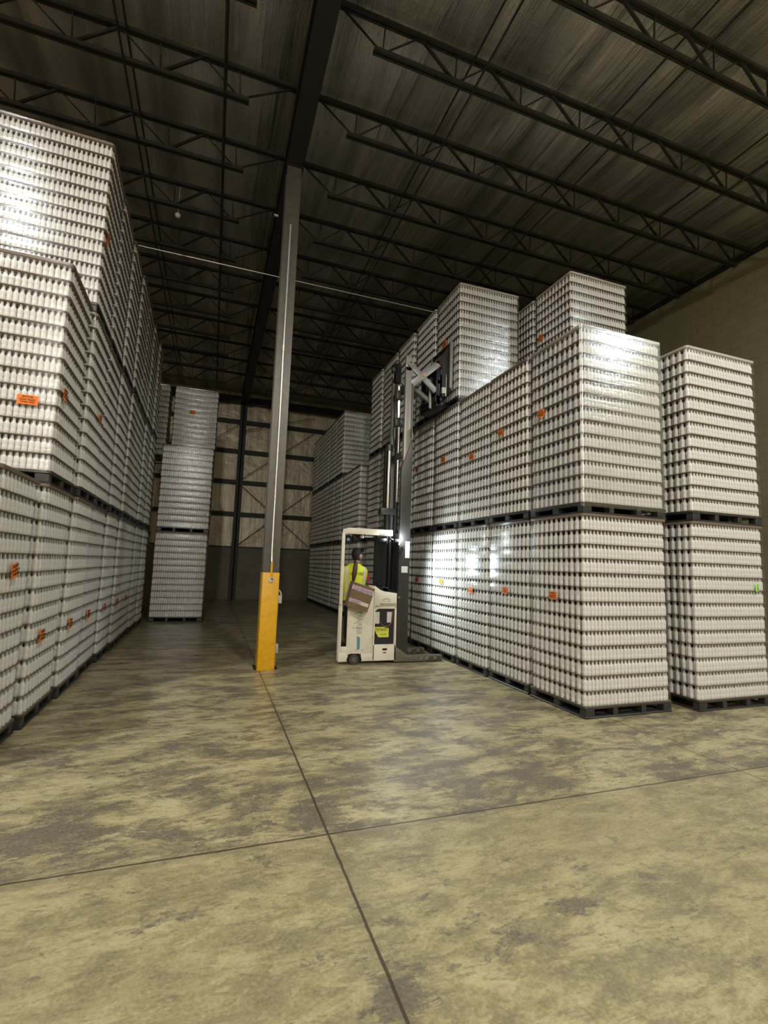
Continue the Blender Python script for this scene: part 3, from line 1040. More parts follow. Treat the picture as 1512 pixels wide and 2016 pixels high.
eb = tp('badge', MB().box(2.89, 3.04, Y0 - 0.002, Y0 + 0.001, 1.068, 1.072), M_scuff, 'faded badge of curved lines')
for rr in (0.055, 0.075):
    tp('badge_arc', MB().tube([(2.965 + rr * math.cos(a), Y0 - 0.001, 1.08 + 0.6 * rr * math.sin(a)) for a in np.linspace(0.1, 3.04, 9)], 0.0025, 6), M_scuff, parent=eb)
tp('hood_latch', MB().tube([(2.775, Y0 - 0.004, 0.99), (2.815, Y0 - 0.004, 0.985)], 0.007, 8), M_scuff)
# decals and scuffs on the side panel
letters('PRAIRIER', 0.135, M_decal_grey, trk, (2.475, Y0 - 0.002, 0.70), (0, 0, -1), (1, 0, 0), name='side_lettering', scale_x=0.72)
tp('blue_tape', MB().prism([(2.445, 0.48), (2.50, 0.45), (2.50, 0.255), (2.452, 0.245)], 'y', Y0 - 0.002, Y0 + 0.001), M_decal_blue, 'torn blue tape strip')
for x, z, w in ((2.36, 0.86, 0.10), (2.34, 0.62, 0.24), (2.38, 0.70, 0.05), (2.27, 0.96, 0.05), (2.53, 0.235, 0.04), (2.42, 0.235, 0.03)):
    tp('scuff', MB().prism([(x, z), (x + w * 0.5, z - 0.006), (x + w, z), (x + w * 0.6, z + 0.007)], 'y', Y0 - 0.001, Y0 + 0.001), M_scuff)
# rear post and overhead guard
tp('rear_post', MB().box(2.115, 2.17, Y0 + 0.01, Y0 + 0.07, 1.0, 2.25), M_truck, bevel=0.008)
gpoly = [(2.24, Y0), (3.05, Y0), (3.05, Y1), (2.50, Y1), (2.42, Y1 - 0.04), (2.36, Y1 - 0.14), (2.145, Y0 + 0.12), (2.13, Y0 + 0.05)]
gin = [(2.27, Y0 + 0.05), (3.02, Y0 + 0.05), (3.02, Y1 - 0.05), (2.53, Y1 - 0.05), (2.46, Y1 - 0.08), (2.41, Y1 - 0.16), (2.20, Y0 + 0.14), (2.19, Y0 + 0.09)]
og = MB()
n = len(gpoly)
og.v += [(x, y, 2.235) for x, y in gpoly] + [(x, y, 2.345 + (0 if x > 2.2 else -0.03)) for x, y in gpoly] + [(x, y, 2.235) for x, y in gin] + [(x, y, 2.335) for x, y in gin]
for i in range(n):
    j = (i + 1) % n
    og.f += [(i, j, j + n, i + n), (i + n, j + n, j + 3 * n, i + 3 * n), (i + 3 * n, j + 3 * n, j + 2 * n, i + 2 * n), (i + 2 * n, j + 2 * n, j, i)]
gd_ = tp('overhead_guard', og, M_truck, bevel=0.012)
for i in range(6):
    yb = Y0 + 0.12 + i * 0.13
    tp('guard_bar', MB().box(2.22 + 0.04 * i, 3.03, yb - 0.012, yb + 0.012, 2.28, 2.325), M_truck, parent=gd_)
tp('guard_plate', MB().box(2.45, 3.03, Y0 + 0.05, Y1 - 0.05, 2.262, 2.272), M_truck, 'pale plate under the guard', parent=gd_)
for i in range(7):
    tp('guard_lettering', MB().prism([(2.80 + i * 0.028, 2.238), (2.812 + i * 0.028, 2.238), (2.825 + i * 0.028, 2.262 - 0.012 * (i % 3 == 1)), (2.813 + i * 0.028, 2.262 - 0.012 * (i % 3 == 1))], 'y', Y0 - 0.002, Y0 + 0.001), M_ink, parent=gd_)
fan = tp('fan', MB().tube([(2.25, Y0 + 0.12, 2.14), (2.25, Y0 + 0.20, 2.14)], 0.08, 18), M_dark, smooth=True)
tp('fan_hub', MB().tube([(2.25, Y0 + 0.105, 2.14), (2.25, Y0 + 0.125, 2.14)], 0.03, 12), M_decal_blue, parent=fan, smooth=True)
tp('camera_housing', MB().box(2.34, 2.42, Y0 + 0.10, Y0 + 0.24, 2.12, 2.24), M_dark, bevel=0.01)
tp('speaker_box', MB().box(2.44, 2.56, Y0 + 0.10, Y0 + 0.26, 2.17, 2.25), M_dark, bevel=0.01)
tp('dome_light', MB().ellipsoid((2.50, Y0 + 0.10, 2.20), (0.038, 0.03, 0.034)), M_tape, 'pale pink round lamp', smooth=True)
# front guard in front of the operator
tp('front_post', MB().box(3.0, 3.03, Y0 + 0.04, Y0 + 0.08, 1.25, 2.24), M_dark)
tp('front_post', MB().box(2.80, 2.835, Y0 + 0.25, Y0 + 0.29, 1.25, 2.24), M_dark)
tp('front_post', MB().box(2.98, 3.02, Y1 - 0.09, Y1 - 0.05, 1.25, 2.24), M_dark)
tp('mast_guard', MB().box(2.83, 3.02, Y0 + 0.26, Y0 + 0.275, 1.28, 2.2), M_glass)
tp('console', MB().prism([(2.78, 1.29), (2.90, 1.255), (3.14, 1.225), (3.14, 1.25), (3.0, 1.30), (2.80, 1.34)], 'y', Y0 + 0.05, Y1 - 0.1), M_dark)
jy = tp('control_handle', MB().tube([(2.85, Y0 + 0.16, 1.28), (2.87, Y0 + 0.15, 1.36), (2.92, Y0 + 0.15, 1.37)], 0.018, 8), M_dark, smooth=True)
tp('display', MB().bar((2.92, Y0 + 0.1, 1.29), (3.02, Y0 + 0.1, 1.26), 0.1, 0.06), M_arm)
tp('knob', MB().ellipsoid((3.0, Y0 + 0.09, 1.30), (0.018, 0.018, 0.018)), M_chrome, smooth=True)
# mast
for ya, yb in ((Y0 + 0.01, Y0 + 0.11), (Y1 - 0.11, Y1 - 0.01)):
    tp('outer_mast_rail', MB().prism([(3.185, 0.12), (3.395, 0.12), (3.395, 4.08), (3.37, 4.02), (3.185, 3.52)], 'y', ya, yb), M_mast, bevel=0.006)
for ya, yb in ((Y0 + 0.05, Y0 + 0.135), (Y1 - 0.135, Y1 - 0.05)):
    ir = tp('inner_mast_rail', MB().box(3.232, 3.385, ya, yb, 0.6, 5.48).box(3.232, 3.35, ya, yb - 0.03, 5.40, 5.70), M_inner, bevel=0.006)
    tp('rail_edge', MB().box(3.386, 3.398, ya, yb, 0.8, 5.32), M_chrome, parent=ir)
    tp('rail_groove', MB().box(3.355, 3.372, ya - 0.002, ya + 0.01, 4.1, 5.3), M_dark, parent=ir)
rl = tp('top_roller', MB().tube([(3.305, Y0 + 0.005, 5.545), (3.305, Y0 + 0.06, 5.545)], 0.062, 20), M_inner, smooth=True)
tp('roller_bolt', MB().tube([(3.305, Y0 - 0.012, 5.545), (3.305, Y0 + 0.008, 5.545)], 0.03, 16), M_chrome, parent=rl, smooth=True)
tp('chain_anchor', MB().box(3.12, 3.23, Y0 + 0.30, Y0 + 0.42, 5.25, 5.62).ellipsoid((3.10, Y0 + 0.33, 5.50), (0.07, 0.05, 0.10)), M_dark)
tp('mast_crossmember', MB().box(2.93, 3.23, Y0 + 0.35, Y0 + 0.55, 2.66, 2.78), M_mast, bevel=0.006)
tp('mast_crossmember', MB().box(3.20, 3.30, Y0 + 0.1, Y1 - 0.1, 0.55, 0.80), M_mast, bevel=0.006)
tp('mast_crossmember', MB().box(3.20, 3.27, Y0 + 0.1, Y1 - 0.1, 3.72, 3.84), M_mast, bevel=0.006)
tp('mast_crossmember', MB().box(3.24, 3.30, Y0 + 0.12, Y1 - 0.12, 5.02, 5.14), M_mast, bevel=0.006)
tp('mast_panel', MB().box(3.19, 3.22, Y0 + 0.1, Y1 - 0.1, 0.8, 2.3), M_mast)
tp('lift_cylinder', MB().tube([(3.09, Y0 + 0.45, 0.6), (3.09, Y0 + 0.45, 2.70)], 0.062, 16), M_dark, smooth=True)
tp('lift_rod', MB().tube([(3.09, Y0 + 0.45, 2.70), (3.09, Y0 + 0.45, 3.92)], 0.05, 16), M_chrome, smooth=True)
tp('rod_head', MB().tube([(3.09, Y0 + 0.45, 3.90), (3.09, Y0 + 0.45, 4.02)], 0.066, 16), M_mast, smooth=True)
tp('hose_guard', MB().box(3.0, 3.03, Y0 + 0.42, Y0 + 0.48, 2.75, 3.95), M_dark)
cy = tp('main_lift_cylinder', MB().tube([(3.235, Y0 + 0.40, 0.6), (3.235, Y0 + 0.40, 4.35)], 0.05, 16), M_dark, smooth=True)
tp('main_lift_rod', MB().tube([(3.235, Y0 + 0.40, 4.35), (3.235, Y0 + 0.40, 5.2)], 0.036, 16), M_chrome, smooth=True)
tp('cylinder_collar', MB().box(3.15, 3.30, Y0 + 0.33, Y0 + 0.47, 4.38, 4.55), M_mast, bevel=0.006)
tp('cylinder_collar', MB().box(3.16, 3.30, Y0 + 0.33, Y0 + 0.47, 4.92, 5.10), M_mast, bevel=0.006)
tp('chrome_stripe_rod', MB().tube([(3.225, Y0 + 0.33, 2.9), (3.225, Y0 + 0.33, 4.36)], 0.022, 12), M_chrome, smooth=True)
tp('chrome_stripe_rod', MB().tube([(3.30, Y0 + 0.55, 2.8), (3.30, Y0 + 0.55, 5.2)], 0.018, 12), M_chrome, smooth=True)
tp('hydraulic_hose', MB().tube([(3.17, Y0 + 0.37, 3.95), (3.13, Y0 + 0.37, 4.2), (3.15, Y0 + 0.37, 5.2), (3.20, Y0 + 0.37, 5.35)], 0.016, 8), M_dark, smooth=True)
# papers and lamp at the mast
tp('capacity_plate', MB().box(3.30, 3.385, Y0 + 0.005, Y0 + 0.009, 1.85, 2.15), M_paper, 'tall white plate on the mast')
tp('notice_paper', MB().box(3.235, 3.355, Y0 + 0.005, Y0 + 0.009, 1.585, 1.70), M_paper, 'small white notice on the mast')
tp('mast_bolt', MB().tube([(3.20, Y0 - 0.012, 1.145), (3.20, Y0 + 0.012, 1.145)], 0.018, 10), M_chrome, smooth=True)
wl = tp('work_lamp', MB().tube([(3.10, Y0 + 0.02, 2.14), (3.17, Y0 - 0.01, 2.13)], [0.055, 0.06], 16), M_dark, smooth=True)
tp('lamp_lens', MB().tube([(3.171, Y0 - 0.0102, 2.13), (3.178, Y0 - 0.0135, 2.129)], 0.05, 16), M_lens, parent=wl)
tp('lamp_bracket', MB().bar((3.02, Y0 + 0.03, 2.19), (3.12, Y0 + 0.03, 2.15), 0.03, 0.02), M_dark)
tp('control_pod', MB().box(3.165, 3.21, Y0 - 0.02, Y0 + 0.03, 1.93, 2.01).bar((3.17, Y0 - 0.01, 1.99), (3.235, Y0 - 0.01, 2.06), 0.03, 0.016, (0, 1, 0)), M_dark)
# outriggers
for ya, yb in ((Y0 + 0.0, Y0 + 0.12), (Y1 - 0.12, Y1)):
    leg = tp('outrigger', MB().prism([(3.14, 0.02), (4.08, 0.02), (4.08, 0.115), (3.42, 0.12), (3.14, 0.30)], 'y', ya, yb), M_olive, bevel=0.006)
    for i, xw in enumerate((3.86, 4.0)):
        tp('load_wheel', MB().tube([(xw, ya - 0.004, 0.053), (xw, yb + 0.004, 0.053)], 0.05, 16), M_rubber, parent=leg, smooth=True)
    for xb_ in (3.66, 3.76, 3.95):
        tp('outrigger_bolt', MB().tube([(xb_, ya - 0.006, 0.075), (xb_, ya + 0.004, 0.075)], 0.012, 8), M_conduit, parent=leg)
tp('base_crossmember', MB().prism([(3.16, 0.05), (3.50, 0.05), (3.42, 0.22), (3.20, 0.36), (3.16, 0.36)], 'y', Y0 + 0.1, Y1 - 0.1), M_mast, bevel=0.006)
# scissor reach, carriage, forks
for yy in (Y0 + 0.10, Y1 - 0.14):
    a1 = tp('scissor_arm', MB().bar((3.33, yy, 5.56), (3.88, yy, 5.10), 0.04, 0.115, (0, 0, 1)), M_arm, bevel=0.005)
    a2 = tp('scissor_arm', MB().bar((3.36, yy - 0.045, 5.15), (3.88, yy - 0.045, 5.62), 0.04, 0.125, (0, 0, 1)), M_arm, bevel=0.005)
    tp('pivot_pin', MB().tube([(3.60, yy - 0.08, 5.365), (3.60, yy + 0.03, 5.365)], 0.035, 14), M_copper, parent=a1, smooth=True)
tp('reach_cylinder', MB().tube([(3.52, Y0 + 0.34, 5.20), (3.86, Y0 + 0.34, 4.98)], 0.05, 14), M_arm, smooth=True)
tp('reach_rod', MB().tube([(3.76, Y0 + 0.25, 5.37), (3.82, Y0 + 0.25, 5.37), (3.84, Y0 + 0.25, 4.80)], 0.032, 12), M_arm, smooth=True)
cr = MB()
for yy in (Y0 + 0.10, Y0 + 0.32, Y1 - 0.32, Y1 - 0.12):
    cr.box(3.88, 3.97, yy - 0.03, yy + 0.03, 4.84, 5.72)
cr.box(3.86, 4.0, Y0 + 0.07, Y1 - 0.09, 4.88, 5.02).box(3.88, 3.98, Y0 + 0.07, Y1 - 0.09, 5.58, 5.70).box(3.90, 3.97, Y0 + 0.07, Y1 - 0.09, 5.25, 5.34)
tp('carriage', cr, M_dark, bevel=0.006)
tp('carriage_fitting', MB().box(3.87, 4.07, Y0 + 0.06, Y0 + 0.10, 5.60, 5.66), M_copper, 'copper coloured fitting')
tp('backrest_plate', MB().prism([(3.90, 5.68), (4.14, 6.12), (4.14, 5.15), (4.06, 5.0), (3.98, 5.0), (3.98, 5.6)], 'y', Y0 + 0.03, Y0 + 0.05), M_dark)
tp('backrest_upright', MB().prism([(4.13, 5.20), (4.155, 5.16), (4.19, 5.20), (4.19, 6.13), (4.13, 6.13)], 'y', Y0 - 0.01, Y0 + 0.04), M_inner, bevel=0.004)
tp('backrest_upright', MB().box(4.13, 4.19, Y1 - 0.06, Y1 - 0.01, 5.16, 6.13), M_inner, bevel=0.004)
tp('backrest_rail', MB().box(4.14, 4.185, Y0 + 0.04, Y1 - 0.06, 6.05, 6.12), M_dark)
tp('backrest_rail', MB().box(4.14, 4.185, Y0 + 0.04, Y1 - 0.06, 5.30, 5.38), M_dark)
for yy in (Y0 + 0.28, Y1 - 0.24):
    tp('fork', MB().prism([(4.0, 4.868), (5.25, 4.868), (5.25, 4.885), (4.12, 4.91), (4.09, 5.5), (4.02, 5.5)], 'y', yy - 0.05, yy + 0.05), M_dark)
tp('fork_shaft', MB().box(3.88, 4.10, Y0 + 0.07, Y1 - 0.09, 4.80, 4.92), M_dark, bevel=0.01)
tp('sensor_block', MB().box(3.98, 4.06, Y0 + 0.02, Y0 + 0.07, 5.06, 5.18), M_paper, 'white block', bevel=0.006)
tp('thin_rod', MB().tube([(4.06, Y0 + 0.02, 5.0), (4.06, Y0 + 0.02, 5.45)], 0.01, 8), M_chrome, smooth=True)
sl = lamp('work_lamp_beam', (3.47, 8.6, 1.75), 105, (0.82, 0.97, 1.0), 'SPOT', 0.05)
sl.data.spot_size = math.radians(150)
sl.data.spot_blend = 1.0
sl.rotation_euler = Vector((0.9, -0.42, -0.22)).to_track_quat('-Z', 'Y').to_euler()
sl.parent = trk
sl.location = Vector((3.47, 8.6, 1.75)) - ORG[trk]
sd = lamp('mast_lamp', (0, 0, 0), 12, (0.85, 0.97, 1.0), 'POINT', 0.03)
sd.parent = trk
sd.location = Vector((3.15, 8.07, 2.19)) - ORG[trk]

# ------------------------------------------------------------------ cardboard box on the truck's side
bx = thing('cardboard_box', (2.45, 8.03, 1.0), 'tilted open cardboard box with lilac tape hung on truck side', 'box')
tl, tr_, br_, bl_ = (2.285, 1.415), (2.675, 1.295), (2.545, 0.895), (2.185, 1.005)
yf, yb_ = 7.94, 8.135
def P(u, v, y):
    a = Vector(tl).lerp(Vector(tr_), u)
    b = Vector(bl_).lerp(Vector(br_), u)
    c = b.lerp(a, v)
    return (c.x, y, c.y)
def slab(u0, u1, v0, v1, y0, y1):
    mb = MB()
    v = [P(u, vv, y) for y in (y0, y1) for vv in (v0, v1) for u in (u0, u1)]
    return mb.add(v, [(0, 1, 3, 2), (4, 6, 7, 5), (0, 4, 5, 1), (2, 3, 7, 6), (0, 2, 6, 4), (1, 5, 7, 3)])
part('front_side', slab(0, 1, 0, 1, yf, yf + 0.006), M_card, bx)
part('back_side', slab(0, 1, 0, 1.02, yb_ - 0.006, yb_), M_card, bx)
part('left_side', slab(0, 0.015, 0, 1, yf + 0.006, yb_ - 0.006), M_card, bx)
part('right_side', slab(0.985, 1, 0, 1, yf + 0.006, yb_ - 0.006), M_card, bx)
part('bottom_side', slab(0, 1, 0, 0.015, yf + 0.006, yb_ - 0.006), M_card, bx)
part('flap', slab(0.55, 1.05, 0.995, 1.02, yb_ - 0.08, yb_), M_card_in, bx, 'pale inside of folded flap')
def strip(name, u0, u1, v0, v1, m, lab, ragged=False):
    mb = MB()
    top = [P(u0 + (u1 - u0) * i / 8, v1, yf - 0.0015) for i in range(9)]
    bot = [P(u0 + (u1 - u0) * i / 8, v0 - (0.025 * (i % 2) if ragged and i > 4 else 0), yf - 0.0015) for i in range(9)]
    mb.v += top + bot
    mb.f += [(i, i + 9, i + 10, i + 1) for i in range(8)]
    return part(name, mb, m, bx, lab)
ru = Vector(P(1, 0.5, yf)) - Vector(P(0, 0.5, yf))
uu = Vector((-ru.z, 0, ru.x)).normalized()
t1 = strip('tape', 0.0, 1.0, 0.72, 0.89, M_tape, 'lilac tape with purple handwriting', True)
letters('Cardboard', 0.078, M_pen, t1, Vector(P(0.50, 0.80, yf - 0.004)), ru, uu, name='handwriting')
t2 = strip('tape', 0.02, 0.60, 0.22, 0.36, M_tape, 'lower lilac tape with handwriting')
letters('Liner', 0.072, M_pen, t2, Vector(P(0.33, 0.29, yf - 0.004)), ru, uu, name='handwriting')
strip('tape', 0.60, 0.95, 0.205, 0.345, M_tapewhite, 'blank cream tape')

# ------------------------------------------------------------------ the driver
per = thing('person', (2.46, 8.52, 0.255), 'driver in yellow safety vest and black cap looking up at the load', 'person')
Zf = 0.307
def skin_mesh(chains, sub=1):
    """chains: list of lists of (point, radius); chains share joints when points coincide"""
    vs, rs, es = [], [], []
    key = {}
    def vid(p, r):
        k = tuple(round(c, 4) for c in p)
        if k not in key:
            key[k] = len(vs)
            vs.append(p)
            rs.append(r)
        return key[k]
    for ch in chains:
        ids = [vid(p, r) for p, r in ch]
        es += list(zip(ids[:-1], ids[1:]))
    me = bpy.data.meshes.new('skin_base')
    me.from_pydata(vs, es, [])
    o = bpy.data.objects.new('skin_base', me)
    COL.objects.link(o)
    md = o.modifiers.new('skin', 'SKIN')
    md.use_smooth_shade = True
    sv = me.skin_vertices[0].data
    for i, r in enumerate(rs):
        rr = r if isinstance(r, tuple) else (r, r)
        sv[i].radius = rr
        sv[i].use_root = (i == 0)
    s = o.modifiers.new('sub', 'SUBSURF')
    s.levels = sub
    s.render_levels = sub
    dg = bpy.context.evaluated_depsgraph_get()
    dg.update()
    res = bpy.data.meshes.new_from_object(o.evaluated_get(dg))
    bpy.data.objects.remove(o)
    return res
def mesh_to_mb(me, mb):
    mb.add([tuple(v.co) for v in me.vertices], [tuple(p.vertices) for p in me.polygons])
def remesh(mb, name, voxel, smooth_it=4):
    me = mb.mesh(name)
    o = bpy.data.objects.new(name, me)
    COL.objects.link(o)
    r = o.modifiers.new('r', 'REMESH')
    r.mode = 'VOXEL'
    r.voxel_size = voxel
    s = o.modifiers.new('s', 'SMOOTH')
    s.iterations = smooth_it
    s.factor = 0.5
    dg = bpy.context.evaluated_depsgraph_get()
    dg.update()
    res = bpy.data.meshes.new_from_object(o.evaluated_get(dg))
    bpy.data.objects.remove(o)
    res.shade_smooth()
    return res
PX, PY = 2.46, 8.52
hipL, hipR = (PX - 0.085, PY, 1.13), (PX + 0.085, PY, 1.13)
pel = (PX, PY, 1.20)
chest, ches2 = (PX, PY, 1.40), (PX, PY - 0.01, 1.55)
nk, nk2 = (PX + 0.005, PY - 0.005, 1.69), (PX + 0.02, PY + 0.01, 1.77)
shL, shR = (PX - 0.17, PY, 1.615), (PX + 0.17, PY + 0.01, 1.60)
elL, haL0, haL = (PX - 0.275, PY - 0.05, 1.36), (PX - 0.245, PY + 0.05, 1.16), (PX - 0.235, PY + 0.085, 1.09)
elR, haR0, haR = (PX + 0.285, PY + 0.03, 1.37), (PX + 0.36, PY + 0.20, 1.36), (PX + 0.385, PY + 0.27, 1.355)
body = MB()
mesh_to_mb(skin_mesh([
    [(pel, (0.13, 0.10)), (chest, (0.135, 0.10)), (ches2, (0.14, 0.10)), (nk, 0.055), (nk2, 0.052)],
    [(pel, (0.13, 0.10)), (hipL, 0.095), ((PX - 0.09, PY - 0.01, 0.72), 0.062), ((PX - 0.09, PY + 0.01, 0.36), 0.038)],
    [(pel, (0.13, 0.10)), (hipR, 0.095), ((PX + 0.10, PY + 0.02, 0.72), 0.062), ((PX + 0.11, PY + 0.03, 0.36), 0.038)],
    [(ches2, (0.14, 0.10)), (shL, 0.062), (elL, 0.042), (haL0, 0.030), (haL, 0.034)],
    [(ches2, (0.14, 0.10)), (shR, 0.062), (elR, 0.042), (haR0, 0.030), (haR, 0.034)],
], 2), body)
def hand(base, d, palm_n, s):
    """five bent fingers leaving the palm"""
    d = Vector(d).normalized()
    pn = Vector(palm_n).normalized()
    side = d.cross(pn).normalized() * s
    base = Vector(base)
    for i, (off, ln) in enumerate(((-0.026, 0.062), (-0.009, 0.072), (0.009, 0.068), (0.026, 0.052))):
        p0 = base + side * off + d * 0.02
        p1 = p0 + d * ln * 0.5 + pn * 0.008
        p2 = p1 + d * ln * 0.35 + pn * 0.025
        p3 = p2 + d * ln * 0.10 + pn * 0.028
        body.tube([p0, p1, p2, p3], [0.009, 0.0085, 0.0075, 0.005], 8)
    q0 = base - side * 0.025 - d * 0.01
    q1 = q0 - side * 0.028 + d * 0.02 + pn * 0.008
    q2 = q1 - side * 0.006 + d * 0.026 + pn * 0.012
    body.tube([q0, q1, q2], [0.012, 0.010, 0.007], 8)
hand(haL, (0.05, 0.35, -1), (0.9, 0.3, 0.1), 1)
hand(haR, (0.3, 1, -0.1), (0, -0.1, -1), -1)
# head, looking up to the right
hf = Vector((0.74, 0.40, 0.50)).normalized()
hr = hf.cross(Vector((0, 0, 1))).normalized()
hu = hr.cross(hf)
HC = Vector((PX + 0.045, PY + 0.015, 1.875))
HM = Matrix(((hr.x, hf.x, hu.x, HC.x), (hr.y, hf.y, hu.y, HC.y), (hr.z, hf.z, hu.z, HC.z), (0, 0, 0, 1)))
body.ellipsoid((0, -0.005, 0.02), (0.074, 0.092, 0.10), HM)
body.ellipsoid((0, 0.035, -0.05), (0.052, 0.055, 0.062), HM)
body.ellipsoid((0, 0.072, -0.092), (0.022, 0.018, 0.018), HM)
body.ellipsoid((0, 0.096, -0.018), (0.011, 0.020, 0.020), HM)
body.ellipsoid((0, 0.086, 0.008), (0.009, 0.014, 0.026), HM)
body.ellipsoid((0, 0.083, -0.058), (0.022, 0.012, 0.007), HM)
body.ellipsoid((0, 0.083, -0.068), (0.019, 0.011, 0.007), HM)
for s in (-1, 1):
    body.ellipsoid((s * 0.076, -0.004, -0.012), (0.010, 0.020, 0.030), HM)
    body.ellipsoid((s * 0.045, 0.05, -0.03), (0.022, 0.025, 0.022), HM)
body.tube([tuple(Vector(nk2) - Vector((0, 0, 0.03))), tuple(HM @ Vector((0, -0.01, -0.03)))], [0.052, 0.054], 14)
bme = remesh(body, 'body', 0.0075, 3)
bme.transform(Matrix.Translation(-ORG[per]))
bme.materials.append(M_skin)
link('body', bme, per)
for s in (-1, 1):
    e = MB().ellipsoid((s * 0.031, 0.079, 0.006), (0.012, 0.012, 0.009), HM)
    part('eye', e, M_eye, per, smooth=True)
    part('eyebrow', MB().tube([HM @ Vector((s * 0.018, 0.094, 0.027)), HM @ Vector((s * 0.045, 0.080, 0.026))], 0.004, 6), M_hair, per)
# cap
cp = MB()
nu, nv = 24, 10
for i in range(nv + 1):
    th = math.pi * 0.5 * i / nv * 1.12
    for k in range(nu):
        ph = 2 * math.pi * k / nu
        back = 0.055 * max(0.0, -math.sin(ph)) * (i / nv) ** 2
        p = Vector((0.086 * math.sin(th) * math.cos(ph), -0.006 + 0.106 * math.sin(th) * math.sin(ph), 0.028 + 0.105 * math.cos(th) - back))
        cp.v.append(tuple(HM @ p))
for i in range(nv):
    for k in range(nu):
        q = (k + 1) % nu
        cp.f.append((i * nu + k, (i + 1) * nu + k, (i + 1) * nu + q, i * nu + q))
cap = part('cap', cp, M_cap, per, smooth=True)
bill = MB()
NB = 11
for layer in (0, 1):
    for i in range(NB):
        a = math.radians(18 + 144 * i / (NB - 1))
        inner = Vector((0.084 * math.cos(a), 0.094 * math.sin(a), 0.036 - layer * 0.006))
        ou = Vector((0.092 * math.cos(a), 0.086 + 0.092 * math.sin(a) ** 1.5, 0.046 - 0.018 * abs(math.cos(a)) - layer * 0.006))
        bill.v += [tuple(HM @ inner), tuple(HM @ ou)]
for i in range(NB - 1):
    a = 2 * i
    b = a + 2 * NB
    bill.f += [(a, a + 1, a + 3, a + 2), (b, b + 2, b + 3, b + 1), (a + 1, b + 1, b + 3, a + 3)]
part('bill', bill, M_cap, cap, smooth=True)
part('hair', MB().ellipsoid((0, -0.04, -0.035), (0.073, 0.062, 0.070), HM), M_hair, per, smooth=True)
# torso loft for shirt and vest
RINGS = [(1.00, 0.172, 0.122), (1.10, 0.176, 0.124), (1.25, 0.180, 0.126), (1.40, 0.200, 0.132), (1.52, 0.224, 0.134), (1.60, 0.232, 0.124), (1.655, 0.195, 0.105), (1.69, 0.115, 0.082), (1.72, 0.074, 0.068)]
def ring_at(z):
    for (z0, a0, b0), (z1, a1, b1) in zip(RINGS[:-1], RINGS[1:]):
        if z <= z1:
            t = (z - z0) / (z1 - z0)
            return a0 + (a1 - a0) * t, b0 + (b1 - b0) * t
    return RINGS[-1][1:]
def tor(ph, z, off=0.0):
    a, b = ring_at(z)
    e = 0.8
    c, s = math.cos(ph), math.sin(ph)
    return (PX + (a + off) * math.copysign(abs(c) ** e, c), PY - 0.005 + (b + off) * math.copysign(abs(s) ** e, s), z)
def loft(off, zs, ph0, ph1, n):
    mb = MB()
    closed = abs(ph1 - ph0 - 2 * math.pi) < 1e-6
    for z in zs:
        for k in range(n + (0 if closed else 1)):
            mb.v.append(tor(ph0 + (ph1 - ph0) * k / n, z, off))
    w = n + (0 if closed else 1)
    for i in range(len(zs) - 1):
        for k in range(n):
            q = (k + 1) % w
            mb.f.append((i * w + k, i * w + q, (i + 1) * w + q, (i + 1) * w + k))
    return mb
zz = [1.06, 1.12, 1.2, 1.3, 1.4, 1.5, 1.56, 1.6, 1.63, 1.655, 1.675, 1.69, 1.705, 1.72]
vest = part('vest', loft(0.014, zz, 0, 2 * math.pi, 40), M_vest, per, smooth=True)
for ph, w in ((-2.30, 0.16), (-0.95, 0.16)):
    part('reflective_strip', loft(0.018, zz[:10], ph - w, ph + w, 6), M_reflect, vest, smooth=True)
part('reflective_band', loft(0.0175, [1.15, 1.20], -math.pi, math.pi, 36), M_reflect, vest, smooth=True)
vt = text_mesh('SAFETY FIRST', 0.072, 0.0)
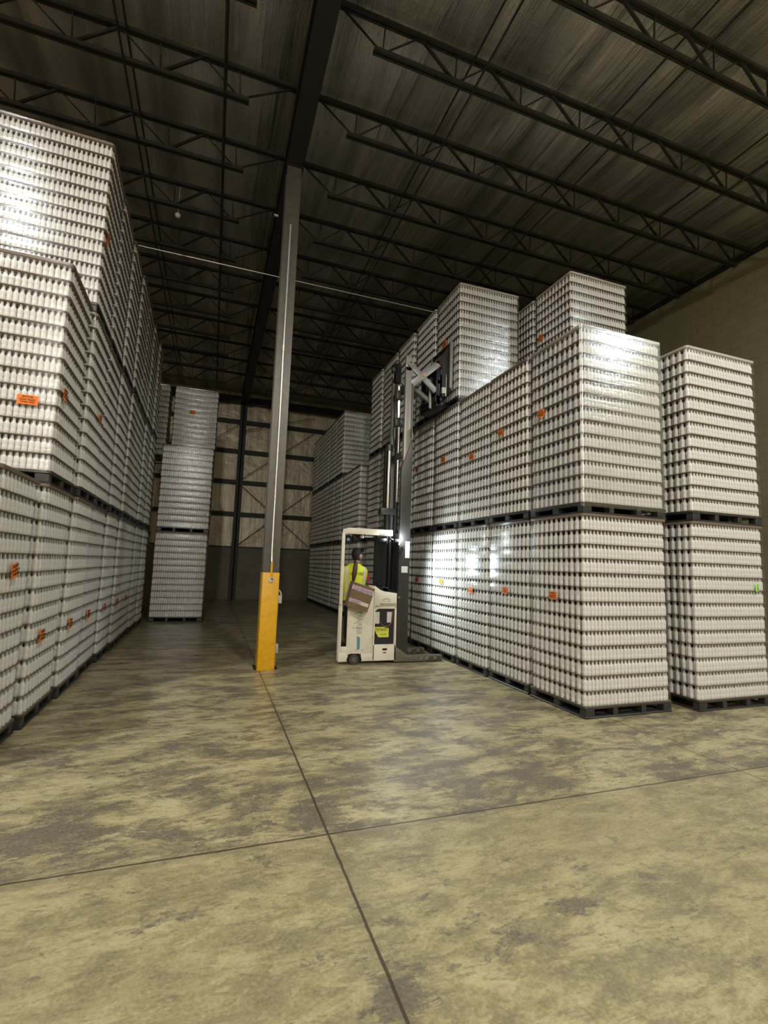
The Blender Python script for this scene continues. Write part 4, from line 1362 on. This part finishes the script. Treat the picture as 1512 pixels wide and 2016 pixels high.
for v in vt.vertices:
    x, z = v.co.x * 0.60, v.co.y * 1.1
    a, b = ring_at(1.535 + z)
    t = max(-0.98, min(0.98, x / (a + 0.02)))
    y = PY - 0.005 - (b + 0.0185) * (1 - abs(t) ** 2.5) ** 0.4
    v.co = Vector((PX + 0.01 + x, y, 1.535 + z)) - ORG[per]
vt.materials.clear()
vt.materials.append(M_ink)
link('vest_lettering', vt, vest)
def limb(name, m, chain, sub=2, parent=per):
    me = skin_mesh([chain], sub)
    me.transform(Matrix.Translation(-ORG[per]))
    me.materials.clear()
    me.materials.append(m)
    me.shade_smooth()
    return link(name, me, parent)
limb('sleeve', M_shirt, [((PX - 0.13, PY, 1.60), 0.07), (shL, 0.074), ((PX - 0.225, PY - 0.025, 1.48), 0.062)])
limb('sleeve', M_shirt, [((PX + 0.13, PY, 1.60), 0.07), (shR, 0.074), ((PX + 0.245, PY + 0.015, 1.46), 0.064), ((PX + 0.275, PY + 0.025, 1.40), 0.056)])
tz = MB()
mesh_to_mb(skin_mesh([
    [((PX, PY, 1.14), (0.15, 0.115)), (hipL, 0.108), ((PX - 0.09, PY - 0.01, 0.72), 0.078), ((PX - 0.09, PY + 0.005, 0.33), 0.062)],
    [((PX, PY, 1.14), (0.15, 0.115)), (hipR, 0.108), ((PX + 0.10, PY + 0.02, 0.72), 0.078), ((PX + 0.11, PY + 0.025, 0.33), 0.062)]], 2), tz)
part('trousers', tz, M_trouser, per, smooth=True)
for s, fy in ((-1, 0.0), (1, 0.02)):
    x = PX + s * 0.10
    sho = MB().ellipsoid((x, PY + fy + 0.05, Zf + 0.05), (0.046, 0.135, 0.05)).box(x - 0.044, x + 0.044, PY + fy - 0.07, PY + fy + 0.17, Zf, Zf + 0.022)
    part('shoe', sho, M_shoe, per, smooth=True)
pt0 = HM @ Vector((0, -0.095, -0.075))
part('ponytail', MB().tube([tuple(pt0), (PX - 0.012, PY - 0.125, 1.73), (PX - 0.03, PY - 0.155, 1.64), (PX - 0.045, PY - 0.165, 1.54), (PX - 0.055, PY - 0.16, 1.45), (PX - 0.06, PY - 0.152, 1.375)], [0.024, 0.034, 0.042, 0.041, 0.032, 0.010], 12), M_hair, per, smooth=True)
